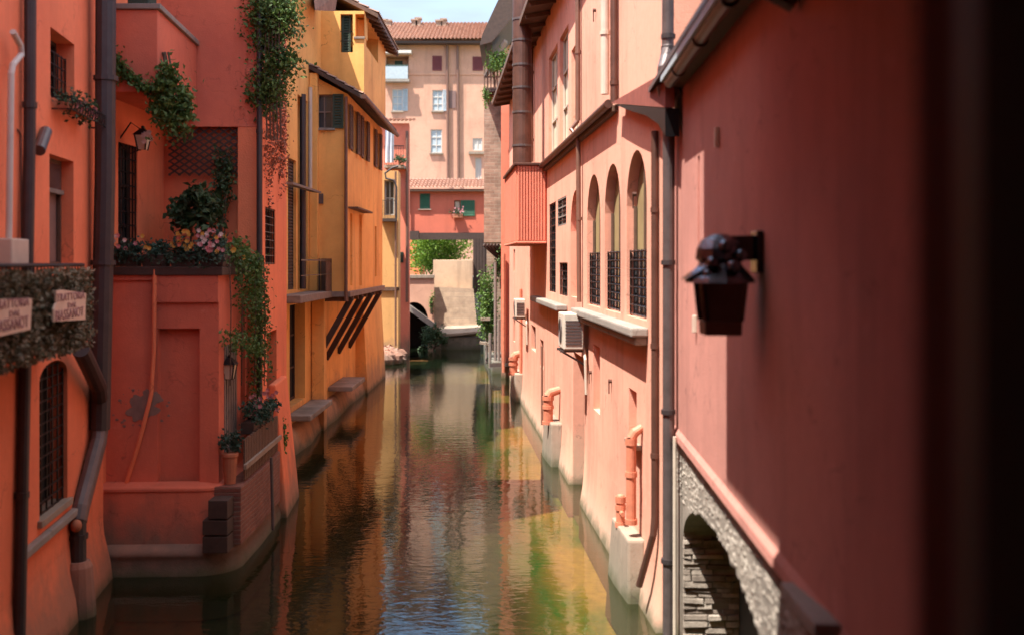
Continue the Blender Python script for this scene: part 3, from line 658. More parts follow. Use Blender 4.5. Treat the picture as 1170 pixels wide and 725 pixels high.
# air conditioners
def aircon(px, py, w_, h_, label, outd=.45):
    s = W2.s_px(px); z = W2.z_px(px, py); a = thing('air_conditioner', W2.at(s, .3, z), label, 'air conditioner', 'air conditioners on the pink wall')
    MB().lbox(W2, s - w_ / 2, s + w_ / 2, .12, outd, z, z + h_).build('case', M['acwhite'], a, bevel=.025)
    g_ = MB()
    for k in range(7): r_ = .04 + k * .035; g_.tube([W2.at(s + r_ * math.cos(t_) - .05, outd + .012, z + h_ / 2 + r_ * math.sin(t_)) for t_ in [i * math.pi / 8 for i in range(17)]], .007, 5, False)
    for k in range(8): g_.lbox(W2, s + w_ / 2 + .001, s + w_ / 2 + .012, .16, outd - .04, z + .1 + k * (h_ - .2) / 8, z + .13 + k * (h_ - .2) / 8)
    g_.build('grille', M['greypipe'], a)
    b_ = MB()
    for q in (-.3, .3): b_.beam(W2.at(s + q * w_, 0.0, z - .04), W2.at(s + q * w_, outd + .05, z - .04), .05, .05); b_.beam(W2.at(s + q * w_, .02, z - .35), W2.at(s + q * w_, outd, z - .06), .035, .035)
    b_.build('bracket', M['greypipe'], a)
    c_ = MB(); c_.tube([W2.at(s + w_ * .3, .1, z + .1), W2.at(s + w_ * .5, .08, z - .2), W2.at(s + w_ * .5, .06, z - .9)], .03, 8); c_.build('hose', M['creampipe'], a)
aircon(669.5, 397, .95, .72, 'larger white air conditioner under the arched windows of the pink house', .52)
aircon(603, 362, .95, .62, 'smaller far white air conditioner low on the pink wall by the bay')
# ================================================================== far right: red house end, brick tower, bank
h3 = thing('coral_house', (-.3, 44, 0), 'narrow coral red house end beyond the ribbed bay', 'house')
m = MB(); m.box(P(572.5, 0, 45.5).x, 3, 45.5, 47.4, -.7, EYE + 7.6); m.build('wall', M['rose_red'], h3)
pipe(h3, [P(583, 100, 45.4), P(583, 430, 45.4)], .05, M['brownpipe'])
pipe(h3, [P(575.5, 290, 45.35), P(575.5, 425, 45.35)], .07, M['orangepipe'])
tw = thing('brick_tower', (-.9, 48, 6), 'weathered grey brick tower with wooden balcony above the far right bank', 'tower')
m = MB(); x0 = P(553, 0, 48).x; m.box(x0, 2, 48, 52, P(0, 277, 48).z, EYE + 8); m.build('wall', M['brick_tower'], tw)
m = MB()
for k in range(5): m.beam(Vector((x0 + .15 * k, 47.95, P(0, 277 - 0, 48).z - .1)), Vector((x0 + .9 + .1 * k, 48.4, P(0, 300, 48).z)), .14, .14)
m.build('bracket', M['darkwood'], tw)
m = MB(); yb = 47.4; zf = P(0, 104, 47.5).z; xa, xb = P(553, 0, 47.2).x, P(582, 0, 47.2).x
m.box(xa, xb, 46.9, 48, zf - .12, zf); m.build('balcony_floor', M['darkwood'], tw)
m = MB()
for k in range(9): x = xa + (xb - xa) * k / 8; m.box(x, x + .06, 46.92, 46.98, zf, zf + 1.0)
m.box(xa, xb, 46.9, 47, zf + 1.0, zf + 1.08); m.box(xa + .02, xb, 46.93, 46.97, zf + .5, zf + .56); m.build('railing', M['brownwood'], tw)
m = MB(); m.hexa([P(553, 88, 46.8), P(576, 48, 46.8), P(580, 50, 48), P(556, 90, 48), P(553, 85, 46.8), P(576, 45, 46.8), P(580, 47, 48), P(556, 87, 48)]); m.build('canopy', M['greywood'], tw)
m = MB(); m.hexa([P(557, 78, 47.1), P(578, 78, 47.1), P(578, 78, 47.3), P(557, 78, 47.3), P(563, 66, 47.1), P(578, 66, 47.1), P(578, 66, 47.3), P(563, 66, 47.3)]); m.build('awning_cloth', M['canopy'], tw)
m = MB(); a, b, c_, d_ = P(548, 52, 46.5), P(573, -8, 46.5), P(590, -8, 46.5), P(590, 40, 46.5)
m.poly_prism([a, P(551, 40, 46.5), P(560, 20, 46.5), b, c_, P(585, 20, 46.5), P(562, 48, 46.5)], (0, 5, 0)); m.build('roof', M['darkwood'], tw)
# ------------------------------------------------------------------ plants
def rosette(mb, c, r, n, size, droop=0.0):
    for k in range(n):
        u = Vector((R.gauss(0, .62), R.gauss(0, .62), R.gauss(0, .62)))
        mb.leaf(Vector(c) + Vector((u.x * r[0], u.y * r[1], u.z * r[2])), size * R.uniform(.6, 1.3), droop=droop)
def clump(mb, c, r, n, size, lobes=7, droop=0.0):
    c = Vector(c)
    for k in range(lobes):
        u = Vector((R.uniform(-1, 1), R.uniform(-1, 1), R.uniform(-1, 1)))
        if u.length > 1: u.normalize()
        q = c + Vector((u.x * r[0] * .75, u.y * r[1] * .75, u.z * r[2] * .75)); s = R.uniform(.3, .6)
        rosette(mb, q, (r[0] * s, r[1] * s, r[2] * s), n // lobes, size, droop)
def trail(mb, a, b, n, spread, size, sag=0.0, droop=.6):
    a = Vector(a); b = Vector(b)
    for k in range(n):
        t = R.random(); p = a.lerp(b, t) + Vector((R.gauss(0, spread), R.gauss(0, spread), R.gauss(0, spread) - sag * 4 * t * (1 - t)))
        mb.leaf(p, size * R.uniform(.6, 1.3), droop=droop)
def blossoms(mb, c, r, n, size):
    for k in range(n):
        p = Vector(c) + Vector((R.uniform(-1, 1) * r[0], R.uniform(-1, 1) * r[1], R.uniform(-1, 1) * r[2]))
        for j in range(6):
            a = j * math.pi / 3 + R.random() * .3; d = Vector((math.cos(a), -.35, math.sin(a))) * size
            e = Vector((-math.sin(a), 0, math.cos(a))) * size * .42; i = len(mb.v)
            mb.v += [p, p + d * .6 + e, p + d * 1.05, p + d * .6 - e]; mb.f.append([i, i + 1, i + 2, i + 3])
def bushy(name, c, r, n, size, mat, label, cat='bush', lobes=8, group=None, stem_to=None, droop=.2):
    t = thing(name, c, label, cat, group); m = MB(); clump(m, c, r, n, size, lobes, droop); m.build('foliage', mat, t)
    s = MB(); b = Vector(stem_to) if stem_to else Vector(c) - Vector((0, 0, r[2]))
    for k in range(5): s.tube([b + Vector((R.gauss(0, .03), R.gauss(0, .03), 0)), Vector(c) + Vector((R.uniform(-.5, .5) * r[0], R.uniform(-.5, .5) * r[1], R.uniform(-.2, .5) * r[2]))], [.02, .008], 5)
    s.build('stem', M['stem'], t); return t
# right bank
bk = thing('stone_bank', (-1, 52, 0), 'low stone bank with plants below the brick tower', 'bank')
m = MB(); m.poly_prism([(P(552, 0, 60.4).x, 60.3, -.7), (P(562, 0, 47.4).x, 47.4, -.7), (0.5, 47.4, -.7), (.5, 60.3, -.7)], (0, 0, 1.25)); m.build('bank_wall', M['stone'], bk, bevel=.05)
m = MB(); m.box(P(556, 0, 52.5).x, 3, 52.5, 60, .5, P(0, 282, 52.5).z); m.build('back_wall', M['brick_tower'], bk)
for px, y0, y1, Y in ((566, 300, 430, 47.8), (570, 365, 425, 47.6), (560, 380, 420, 48.5), (556, 372, 415, 50)): q0, q1 = P(px, y0, Y), P(px, y1, Y); MB().tube([q1, q0], .07, 7).build('mooring_post', M['greywood'], bk)
m = MB(); m.beam(P(548, 391, 49.5), P(562, 393, 49.5), .25, .12); m.box(P(549, 0, 49).x, P(560, 0, 49).x, 49, 49.6, P(0, 366, 49).z, P(0, 363, 49).z); m.build('plank', M['concrete'], bk)
m = MB(); m.beam(P(561, 417, 46.6), P(580, 416, 45.2), .14, .16); m.build('beam', M['darkwood'], bk)
bushy('creeper_bush', P(563, 345, 50), (.62, .9, 1.5), 3000, .15, M['leaf_bush'], 'tall bright green creeper bush under the brick tower', stem_to=P(563, 400, 50))
bushy('creeper_bush', P(572, 305, 48.3), (.4, .5, .9), 900, .15, M['leaf_ivy'], 'darker creeper bush high against the red house corner', stem_to=P(572, 330, 48))
bushy('balcony_plant', P(566, 70, 46.8), (.6, .3, .5), 500, .14, M['leaf_bush'], 'leafy plant under the green canopy on the tower balcony', 'plant', stem_to=P(566, 100, 46.95))
bushy('balcony_plant', P(556, 112, 46.8), (.22, .2, .5), 200, .12, M['leaf_bush'], 'trailing plant hanging over the left corner of the tower balcony', 'plant', stem_to=P(556, 100, 46.9))
# ================================================================== LEFT: near orange house
L1 = Wall((-4.162 - .14 * 1.7, 1.7), (-4.162 - .14 * 16.7, 16.7))
oh = thing('orange_house', (-6, 12, 0), 'bright orange house with a leafy balcony nearest on the left', 'house')
zt1 = EYE + 9
wa = L1.hole(57.5, 85, 40, 116, .3, ref=70); wdoor = L1.hole(56.5, 84, 180, 304, .22, ref=70); wlow = L1.hole(45, 77, 412, 585, .28, True, ref=60); wlow['rise'] = .22
wlow['z0'] = L1.z_px(60, 582)
mb = L1.skin(MB(), -.7, zt1, [wa, wdoor, wlow])
Pb = [L1.B.xy, (-14, 16.7), (-14, 1.7), L1.A.xy]
for a, b in zip(Pb, Pb[1:]): Wall(a, b).skin(mb, -.7, zt1)
mb.face([(-14, 1.7, zt1), (L1.A.x, 1.7, zt1), (L1.B.x, 16.7, zt1), (-14, 16.7, zt1)])
mb.build('wall', M['orange'], oh)
f = window(oh, L1, wa, M['darkwood'], M['glass'], 2, 2, .05); grille(f, L1, wa, z1=wa['z0'] + .7, nx=6, nz=4, d=-.12)
f = window(oh, L1, wdoor, M['brownwood'], M['mauve'], 1, 1, .06, name='balcony_door')
tz = wdoor['z1'] - .42
MB().lbox(L1, wdoor['s0'] + .06, wdoor['s1'] - .06, -.2, -.16, tz, wdoor['z1'] - .06).build('transom', M['glass'], f)
m = MB(); m.lbox(L1, wdoor['s0'] + .03, wdoor['s1'] - .03, -.195, -.12, tz - .06, tz); m.build('transom_bar', M['greywood'], f)
f = window(oh, L1, wlow, M['darkwood'], M['void'], 1, 1, .05); grille(f, L1, wlow, z1=wlow['z1'] - .05, nx=5, nz=13, r=.014, d=-.06)
sill(f, L1, wlow, M['concrete'], .09, .06)
MB().lbox(L1, L1.s_px(20), L1.s_px(82), .0, .10, L1.z_px(50, 615), L1.z_px(50, 606)).build('ledge', M['stone'], oh, bevel=.02)
# sloped base of the house by the water
sweep(MB(), [L1.A.xy, L1.at(L1.L - .05, 0, 0).xy], [(.002, 1.0), (.03, .7), (.12, .3), (.16, 0), (.18, -.7)]).build('base', M['orange'], oh, smooth=True)
# stone stub carrying the big drainpipe
q = P(89, 0, 14.9); m = MB(); m.tube([(q.x, q.y, -.7), (q.x, q.y, .02), (q.x, q.y, P(0, 640, 14.9).z - .08), (q.x, q.y, P(0, 640, 14.9).z)], [.26, .25, .2, .16], 14); m.build('pipe_pedestal', M['plinth'], oh, smooth=False)
pm = [Vector((P(122, 0, 15.9).x, 15.9, 12)), P(120, 200, 15.9), P(114, 490, 15.9), P(112, 505, 15.8), P(92, 580, 15.0), P(89, 595, 14.9), P(89, 640, 14.9)]
pipe(oh, pm[:3], .15, M['darkpipe'], [P(118, 300, 15.9), P(121, 90, 15.9)])
pipe(oh, pm[2:6], .125, M['greypipe']); pipe(oh, [pm[5] + Vector((0, 0, .05)), pm[6]], .115, M['darkpipe'], [P(89, 612, 14.9)])
pipe(oh, [P(92, 398, 14.4), P(99, 412, 14.8), P(112, 440, 15.6), P(114, 455, 15.85)], .12, M['darkpipe'])
pipe(oh, [wp(L1, 25, -80, .1), wp(L1, 24, 150, .1), wp(L1, 21, 320, .1)], .07, M['darkpipe'], [wp(L1, 24, 120, .1)])
pipe(oh, [wp(L1, 21, 400, .08), wp(L1, 14, 725, .08), wp(L1, 10, 860, .08)], .07, M['darkpipe'], [wp(L1, 17, 565, .08)])
pipe(oh, [wp(L1, 47, 150, .06), wp(L1, 35, 172, .1)], .075, M['greypipe'], n=12)
pipe(oh, [wp(L1, -3, 290, .12), wp(L1, 0, 84, .12), wp(L1, 2, 74, .12), wp(L1, 10, 62, .14), wp(L1, 9, 52, .14), wp(L1, 3, 42, .14), wp(L1, 0, 36, .14)], .036, M['white'])
MB().lbox(L1, L1.s_px(-8), L1.s_px(13), .02, .2, L1.z_px(8, 303), L1.z_px(8, 273)).build('meter_box', M['creampipe'], oh, bevel=.02)
pipe(oh, [wp(L1, 18, 148, .02), wp(L1, 22, 155, .02), wp(L1, 23, 300, .02)], .012, M['brownpipe'], n=6)
MB().blob(P(87, 600, 14.75), (.08, .08, .09), 10, 8).build('pipe_knob', M['petal_pink'] if False else M['terracotta'], oh, smooth=True)
# balcony
LB = Wall((-3.56 - .14 * 7.5, 7.5), (-3.56 - .14 * 13.35, 13.35))
zb0, zb1 = EYE - 1.0, EYE - .03
q0, q1 = LB.at(0, 0, 0), LB.at(LB.L, 0, 0); w1 = Vector((-4.162 - .14 * 13.35, 13.35, 0)); w0 = Vector((-4.162 - .14 * 7.5, 7.5, 0))
m = MB(); up = Vector((0, 0, zb0)); u2 = Vector((0, 0, zb0 + .14)); inn = .03
m.hexa([w0 + up, q0 + up, q1 + up, w1 + up, w0 + u2, q0 + u2, q1 + u2, w1 + u2]); m.build('balcony_floor', M['stone'], oh)
m = MB(); m.tube([LB.at(0, -.02, zb1), LB.at(LB.L, -.02, zb1), w1 + Vector((0, 0, zb1))], .022, 8)
for k in range(48): a = LB.L * k / 47; m.tube([LB.at(a, -.02, zb0 + .14), LB.at(a, -.02, zb1)], .009, 5)
m.build('railing', M['black'], oh)
hd = thing('leafy_screen', LB.at(3, 0, zb0), 'brown green leafy screen covering the balcony railing of the orange house', 'hedge')
m = MB()
for k in range(9500): m.leaf(LB.at(R.uniform(0, LB.L), R.gauss(.06, .035), R.uniform(zb0 - .06, zb1 - .06 + R.gauss(0, .02))), R.uniform(.045, .085))
for k in range(800): t_ = R.random(); m.leaf((q1.lerp(w1, t_) + Vector((0, R.gauss(.04, .03), R.uniform(zb0 - .03, zb1 - .06)))), R.uniform(.045, .085))
m.build('foliage', M['leaf_hedge'], hd)
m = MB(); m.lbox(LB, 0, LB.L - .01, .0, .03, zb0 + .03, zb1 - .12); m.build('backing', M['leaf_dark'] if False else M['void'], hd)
def sign(px0, px1, pts, lines, label, tilt):
    Ws = Wall(LB.at(0, .17, 0).xy, LB.at(LB.L, .17, 0).xy); a, b = Ws.s_px(px0), Ws.s_px(px1)
    zz = lambda px, py: Ws.z_px(px, py)
    t = thing('restaurant_sign', Ws.at((a + b) / 2, 0, zz((px0 + px1) / 2, 360)), label, 'sign', 'signs on the leafy screen')
    poly = [Ws.at(Ws.s_px(x), 0, zz(x, y)) for x, y in pts]
    MB().poly_prism(poly, Ws.n * .02).build('board', M['sign'], t)
    for txt, xc, yc, hgt in lines:
        cu = bpy.data.curves.new('lettering', 'FONT'); cu.body = txt; cu.align_x = 'CENTER'; cu.align_y = 'CENTER'; cu.size = hgt; cu.space_character = 1.12; cu.extrude = .003
        cu.materials.append(M['ink']); o = bpy.data.objects.new('lettering', cu); own(o, t)
        p = Ws.at(Ws.s_px(xc), .024, zz(xc, yc)); o.location = p - ORIG[t.name]
        ang = math.atan2(Ws.t.y, Ws.t.x); o.rotation_euler = (rad(90), 0, ang); ORIG[o.name] = ORIG[t.name]
        o.scale = (1.0, 1, 1)
        bpy.context.view_layer.update(); wdt = o.dimensions.x; tgt = abs(b - a) * (.86 if len(txt) > 4 else .27)
        me = bpy.data.meshes.new_from_object(o.evaluated_get(bpy.context.evaluated_depsgraph_get())); me.name = 'lettering'
        k_ = tgt / wdt if wdt > 0 else 1
        for v in me.vertices: v.co.x *= k_
        loc_, rot_ = o.location.copy(), o.rotation_euler.copy(); bpy.data.objects.remove(o); o = bpy.data.objects.new('lettering', me); own(o, t); o.location = loc_; o.rotation_euler = rot_
sign(59.5, 96.5, [(62, 332), (70, 331), (96.5, 335), (95.5, 365), (59.5, 367), (59.5, 353), (62.5, 346)], [('TRATTORIA', 79, 339, .125), ('DAL', 80, 348.5, .085), ('BIASSANOT', 77.5, 358.5, .16)], 'cream trattoria sign hanging nearest the balcony corner and drainpipe', 0)
sign(-12, 34.5, [(-12, 342), (34.5, 341), (32.5, 376), (-12, 386)], [('TRATTORIA', 11, 347, .125), ('DAL', 14, 358, .085), ('BIASSANOT', 10, 370.5, .16)], 'larger cream trattoria sign running off the left edge of the photo', 0)
fb = thing('flower_basket', L1.at(L1.s_px(76), .15, L1.z_px(76, 128)), 'iron window basket of drab flowers under the upper orange house window', 'flower basket')
a, b = L1.s_px(58), L1.s_px(103); z0, z1 = L1.z_px(72, 131), L1.z_px(72, 118); m = MB()
for zz in (z0, z1): m.tube([L1.at(a, .01, zz), L1.at(a, .26, zz), L1.at(b, .26, zz), L1.at(b, .01, zz)], .012, 6)
for k in range(16): c = a + (b - a) * k / 15; m.tube([L1.at(c, .26, z0), L1.at(c, .28, (z0 + z1) / 2), L1.at(c, .26, z1)], .008, 5)
m.build('basket', M['black'], fb); m = MB(); m.lbox(L1, a + .06, a + (b - a) * .66, .06, .2, z0 + .02, z1 - .05); m.build('trough', M['terracotta'], fb, bevel=.01)
m = MB(); 
for k in range(450): m.leaf(L1.at(R.uniform(a, a + (b - a) * .7), R.uniform(.02, .28), z1 + R.gauss(-.02, .08)), .07)
m.build('foliage', M['leaf_dark'], fb); m = MB()
for k in range(14): blossoms(m, L1.at(R.uniform(a, a + (b - a) * .7), .25, z1 + R.uniform(-.1, .05)), (.01, .01, .01), 1, .035)
m.build('blossom', M['petal_pink'], fb)
# ================================================================== LEFT: red house with terrace
rh = thing('red_house', (-6, 19, 0), 'dark red house with a planted terrace and overhanging upper storey', 'house')
FL = Wall((-6.75, 17.3), (-4.83, 17.3)); SL = Wall((-4.83, 17.3), (-4.99, 19.8)); zter = EYE - .07
pan = FL.hole(180, 228, 375, 590, .13)
mb = FL.skin(MB(), -.7, zter - .14, [pan]); FL.back(mb, pan); 
sh = SL.hole(256, 271, 392, 520, .08); sd_ = SL.hole(275, 280, 330, 500, .3)
SL.skin(mb, -.7, zter - .14, [sh, sd_]); mb.build('terrace_wall', M['red'], rh)
m = MB(); m.lbox(FL, FL.s_px(125), FL.s_px(180), .002, .035, FL.z_px(150, 320), FL.z_px(150, 310)); m.lbox(FL, FL.s_px(178), FL.L, .002, .05, EYE - 1.0 + .35, zter - .142); m.build('moulding', M['red'], rh)
f = SL.back(MB(), sd_).build('side_opening', M['void'], rh)
m = MB(); m.lbox(SL, sh['s0'], sh['s1'], -.07, -.02, sh['z0'], sh['z1'])
for k in range(6): c = sh['s0'] + (sh['s1'] - sh['s0']) * k / 6; m.lbox(SL, c + .01, c + .1, -.019, .012, sh['z0'] + .02, sh['z1'] - .02)
m.build('plank_door', M['greywood'], rh)
m = MB(); m.poly_prism([(-6.9, 17.22, zter - .14), (-4.75, 17.22, zter - .14), (-4.92, 20.2, zter - .14), (-6.9, 20.2, zter - .14)], (0, 0, .14)); m.build('terrace_floor', M['darkwood'], rh, bevel=.015)
# thin orange pipe on the front and the grey cement patch
pipe(rh, [wp(FL, 178, 308, .05), wp(FL, 177, 400, .05), wp(FL, 174, 450, .05), wp(FL, 160, 505, .05), wp(FL, 138, 575, .05), wp(FL, 122, 612, .06)], .035, M['redbright'], n=8)
c0 = (FL.s_px(162), FL.z_px(162, 466)); m = MB()
def ragged(m, cx, cz, rx, rz, n, dep):
    ph = [R.uniform(0, 6.28) for _ in range(6)]
    pts = []
    for k in range(n):
        a = 2 * math.pi * k / n; r_ = 1 + sum(.16 / (j + 1) ** .7 * math.sin((2 * j + 3) * a + ph[j]) for j in range(6)) + R.uniform(-.05, .05)
        pts.append(FL.at(cx + rx * r_ * math.cos(a), dep, cz + rz * r_ * math.sin(a)))
    m.poly_prism(pts, (0, -.004, 0))
ragged(m, c0[0], c0[1], .24, .2, 90, .003); ragged(m, c0[0] + .16, c0[1] + .16, .15, .15, 60, .0)
for k in range(26): a = R.uniform(0, 6.28); q = R.uniform(.26, .5); r_ = R.uniform(.008, .03); ragged(m, c0[0] + q * math.cos(a), c0[1] + q * math.sin(a) * .8, r_, r_ * .8, 14, .001)
m.build('cement_patch', M['patch'], rh)
# wing behind on the left: side wall with barred door
WG = Wall((-6.7, 16.71), (-6.62, 20.2)); zU = EYE + 11
dr = WG.hole(135, 157, 165, 272, .2, ref=146); dr['z0'] = zter + .01
mb = WG.skin(MB(), -.7, zU, [dr]); m2 = MB()
BK = Wall((-6.62, 20.0), (-4.75, 20.0)); BK.skin(mb, -.7, EYE + 2.6); mb.build('wing_wall', M['redbright'], rh)
f = window(rh, WG, dr, M['darkwood'], M['glass'], 2, 3, .06, name='terrace_door'); grille(f, WG, dr, nx=6, nz=9, d=-.03)
# upper storey
US = Wall((-4.75, 19.8), (-5.0, 23.3)); UF = Wall((-6.63, 19.8), (-4.75, 19.8)); zo = EYE + 2.56
mb = UF.skin(MB(), zo, zU); mb.face([(-6.63, 19.8, zo), (-4.75, 19.8, zo), (-4.75, 20.2, zo), (-6.63, 20.2, zo)])
mb.face([(-14, 16.71, zU), (-6.7, 16.71, zU), (-6.63, 19.8, zU), (-4.75, 19.8, zU), (-5.0, 23.3, zU), (-14, 23.3, zU)])
mb.build('upper_wall', M['red'], rh)
w_s = US.hole(303, 314.5, 238, 302, .15); w_l = US.hole(305, 316, 378, 468, .25)
mb = US.skin(MB(), -.7, zU, [w_s, w_l]); Wall((-5.0, 23.3), (-14, 23.3)).skin(mb, -.7, zU); mb.build('side_wall', M['redbright'], rh)
f = window(rh, US, w_s, M['darkwood'], M['glass'], 1, 2, .05); grille(f, US, w_s, nx=4, nz=7, d=-.03)
f = window(rh, US, w_l, M['darkwood'], M['void'], 1, 3, .05)
m = MB(); m.box(-5.17, -4.76, 19.81, 20.2, -.7, zo - .002); m.build('pier', M['redbright'], rh)
pipe(rh, [P(296.5, -60, 19.7), P(296.5, 470, 19.7)], .055, M['darkpipe'], [P(296.5, 150, 19.7), P(296.5, 300, 19.7)])
# parapet block upper left
m = MB(); m.poly_prism([(-6.69, 16.95, EYE + 2.75), (-5.72, 16.95, EYE + 2.75), (-5.94, 19.79, EYE + 2.75), (-6.69, 19.79, EYE + 2.75)], (0, 0, 1.33)); m.build('parapet', M['red'], rh, bevel=.02)
m = MB(); m.poly_prism([(-6.69, 16.9, EYE + 4.082), (-5.66, 16.9, EYE + 4.082), (-5.89, 19.79, EYE + 4.082), (-6.69, 19.79, EYE + 4.082)], (0, 0, .09)); m.build('coping', M['stone'], rh, bevel=.015)
m = MB(); m.box(-6.3, -5.95, 17.2, 17.6, EYE + 4.175, EYE + 4.5); m.build('terrace_cabinet', M['dkgreen'], rh, bevel=.02)
# trellis
TW = Wall((-6.6, 19.9), (-5.18, 19.9)); m = MB(); ta, tb = TW.s_px(193), TW.s_px(272); tz0, tz1 = EYE + 1.65, EYE + 2.55
n = 7
for dz in (-1, 1):
    for k in range(-8, n + 9):
        x0 = ta + (tb - ta) * k / n; x1 = x0 + (tz1 - tz0) * 1.5
        a, b = (x0, tz0), (x1, tz1)
        if dz < 0: a, b = (x0, tz1), (x1, tz0)
        # clip to the panel
        def cl(p, q, lim):
            return p
        t0 = max(0, (ta - x0) / (x1 - x0)); t1 = min(1, (tb - x0) / (x1 - x0))
        if t1 - t0 < .02: continue
        pa = (a[0] + (b[0] - a[0]) * t0, a[1] + (b[1] - a[1]) * t0); pb = (a[0] + (b[0] - a[0]) * t1, a[1] + (b[1] - a[1]) * t1)
        m.beam(TW.at(pa[0], .02 + dz * .006, pa[1]), TW.at(pb[0], .02 + dz * .006, pb[1]), .012, .032)
m.build('trellis', M['darkwood'], rh)
# plinth around the red house
cx_, cy_ = -4.83, 17.3
path = [(-6.75, 16.98), (-5.1, 17.05)] + [(-5.1 + .36 * math.sin(a), 17.41 - .36 * math.cos(a)) for a in [1.57 * i / 12 for i in range(1, 13)]] + [(-4.74, 18.6), (-4.78, 19.7), (-4.85, 21), (-5.05, 23.0)]
sweep(MB(), path, [(-.3, 1.40), (-.0, 1.36), (.02, 1.34), (.02, 1.30), (.0, 1.29), (.02, .9), (.06, .36)]).build('base_wall', M['red'], rh)
sweep(MB(), path, [(.05, .46), (.14, .45), (.24, .39), (.27, .31), (.24, .27), (.29, .1), (.31, -.7)]).build('plinth', M['plinth'], rh, smooth=True)
# brick base of the side platform, rail and steps
m = MB(); m.poly_prism([(-4.86, 17.12, .4), (-4.42, 17.12, .4), (-4.42, 18.6, .4), (-4.5, 20.4, .4), (-4.95, 20.4, .4)], (0, 0, .95)); m.build('brick_platform', M['brick_red'], rh, bevel=.02)
for x0_, x1_, z0_, z1_ in ((-4.93, -4.53, .38, .64), (-4.93, -4.53, .665, .9), (-4.84, -4.53, .925, 1.22)):
    MB().box(x0_, x1_, 16.72, 17.1, z0_, z1_).build('slatted_box', M['darkwood'], rh, bevel=.012)
RL = Wall((-4.45, 17.5), (-4.52, 20.3)); m = MB()
for k in range(22): a = RL.L * k / 22; m.lbox(RL, a + .01, a + .1, -.03, 0, 1.38, 2.05 + .01 * (k % 3))
m.build('plank_fence', M['brownwood'], rh); m = MB(); m.lbox(RL, -.1, RL.L + .1, .002, .05, 1.58, 1.66); m.build('fence_rail', M['concrete'], rh)
m = MB(); m.hexa([(-4.95, 20.6, -.7), (-4.35, 20.6, -.7), (-4.5, 22.6, -.7), (-5.05, 22.6, -.7), (-4.8, 20.7, 2.6), (-4.66, 20.7, 2.6), (-4.8, 22.4, 2.6), (-4.95, 22.4, 2.6)]); m.build('buttress', M['redbright'], rh, bevel=.04)
pipe(rh, [(-4.33, 18.9, 1.5), (-4.3, 18.9, .2)], .03, M['greypipe'], n=8)
# small lanterns
def small_lantern(p, tow, label):
    t = thing('carriage_lantern', p, label, 'lantern', 'small iron lanterns on the red house'); p = Vector(p); m = MB()
    m.hexa([p + Vector((sx * .06, sy * .06, -.12)) for sx, sy in ((-1, -1), (1, -1), (1, 1), (-1, 1))] + [p + Vector((sx * .1, sy * .1, .12)) for sx, sy in ((-1, -1), (1, -1), (1, 1), (-1, 1))]); m.build('glass_panel', M['curtain'], t)
    m = MB(); 
    for sx in (-1, 1):
        for sy in (-1, 1): m.beam(p + Vector((sx * .062, sy * .062, -.13)), p + Vector((sx * .105, sy * .105, .13)), .02, .02)
    m.hexa([p + Vector((sx * .13, sy * .13, .125)) for sx, sy in ((-1, -1), (1, -1), (1, 1), (-1, 1))] + [p + Vector((sx * .03, sy * .03, .24)) for sx, sy in ((-1, -1), (1, -1), (1, 1), (-1, 1))])
    m.blob(p + Vector((0, 0, .26)), .03); m.build('cage', M['black'], t)
    m = MB(); tw_ = Vector(tow); m.tube([p + Vector((0, 0, .2)), p + tw_ * .5 + Vector((0, 0, .34)), p + tw_ + Vector((0, 0, .05))], .014, 6); m.tube([p + Vector((0, 0, -.1)), p + tw_ * .6 + Vector((0, 0, -.2)), p + tw_ + Vector((0, 0, .0))], .011, 6); m.build('bracket', M['black'], t)
small_lantern(P(163, 163, 17.9), (-.4, .0, 0), 'small iron lantern beside the barred terrace door')
small_lantern(P(262, 424, 17.8), (-.22, 0, 0), 'small iron lantern above the plank door at the terrace corner')
# planters along the terrace edge
def planter(px0, px1, Y, hz, mats, label, n=520, dy=.25, leaf='leaf_blue'):
    a, b = P(px0, 300, Y).x, P(px1, 300, Y).x; z = zter + .005
    t = thing('planter', ((a + b) / 2, Y, z), label, 'planter', 'planters along the terrace edge'); m = MB()
    m.hexa([(a + .03, Y + .02, z), (b - .03, Y + .02, z), (b - .03, Y + dy - .02, z), (a + .03, Y + dy - .02, z), (a, Y, z + .2), (b, Y, z + .2), (b, Y + dy, z + .2), (a, Y + dy, z + .2)]); m.build('trough', M['darkwood'], t, bevel=.012)
    m = MB(); clump(m, ((a + b) / 2, Y + dy / 2, z + .3), ((b - a) * .52, .2, hz), int(n * 1.6), .065, 9); trail(m, (a, Y - .04, z + .15), (b, Y - .04, z + .15), n // 4, .06, .06); m.build('foliage', M[leaf], t)
    for mt, k in mats:
        m = MB(); blossoms(m, ((a + b) / 2, Y - .06, z + .34 + hz * .4), ((b - a) * .45, .12, hz * .8), int(k * 1.8), .04); m.build('blossom', M[mt], t)
planter(126, 158, 17.25, .16, [('petal_pink', 3), ('petal_white', 2)], 'leftmost terrace planter with few pale flowers by the drainpipe')
planter(160, 191, 17.25, .14, [('petal_yellow', 2)], 'nearly flowerless dark planter second from the terrace drainpipe', 420)
planter(193, 224, 17.25, .2, [('petal_yellow', 9), ('petal_red', 2)], 'terrace planter full of yellow flowers')
planter(226, 256, 17.25, .26, [('petal_pink', 9), ('petal_white', 6), ('petal_yellow', 2)], 'terrace planter with tall pink and white flowers at the front corner', 600)
t = thing('planter', (-4.85, 18.5, zter), 'planter of mixed red and yellow flowers round the terrace corner', 'planter', 'planters along the terrace edge')
m = MB(); m.box(-5.05, -4.82, 17.75, 19.3, zter + .005, zter + .2); m.build('trough', M['darkwood'], t, bevel=.012)
m = MB(); clump(m, (-4.9, 18.5, zter + .25), (.25, .8, .25), 900, .085, 10); m.build('foliage', M['leaf_ivy'], t)
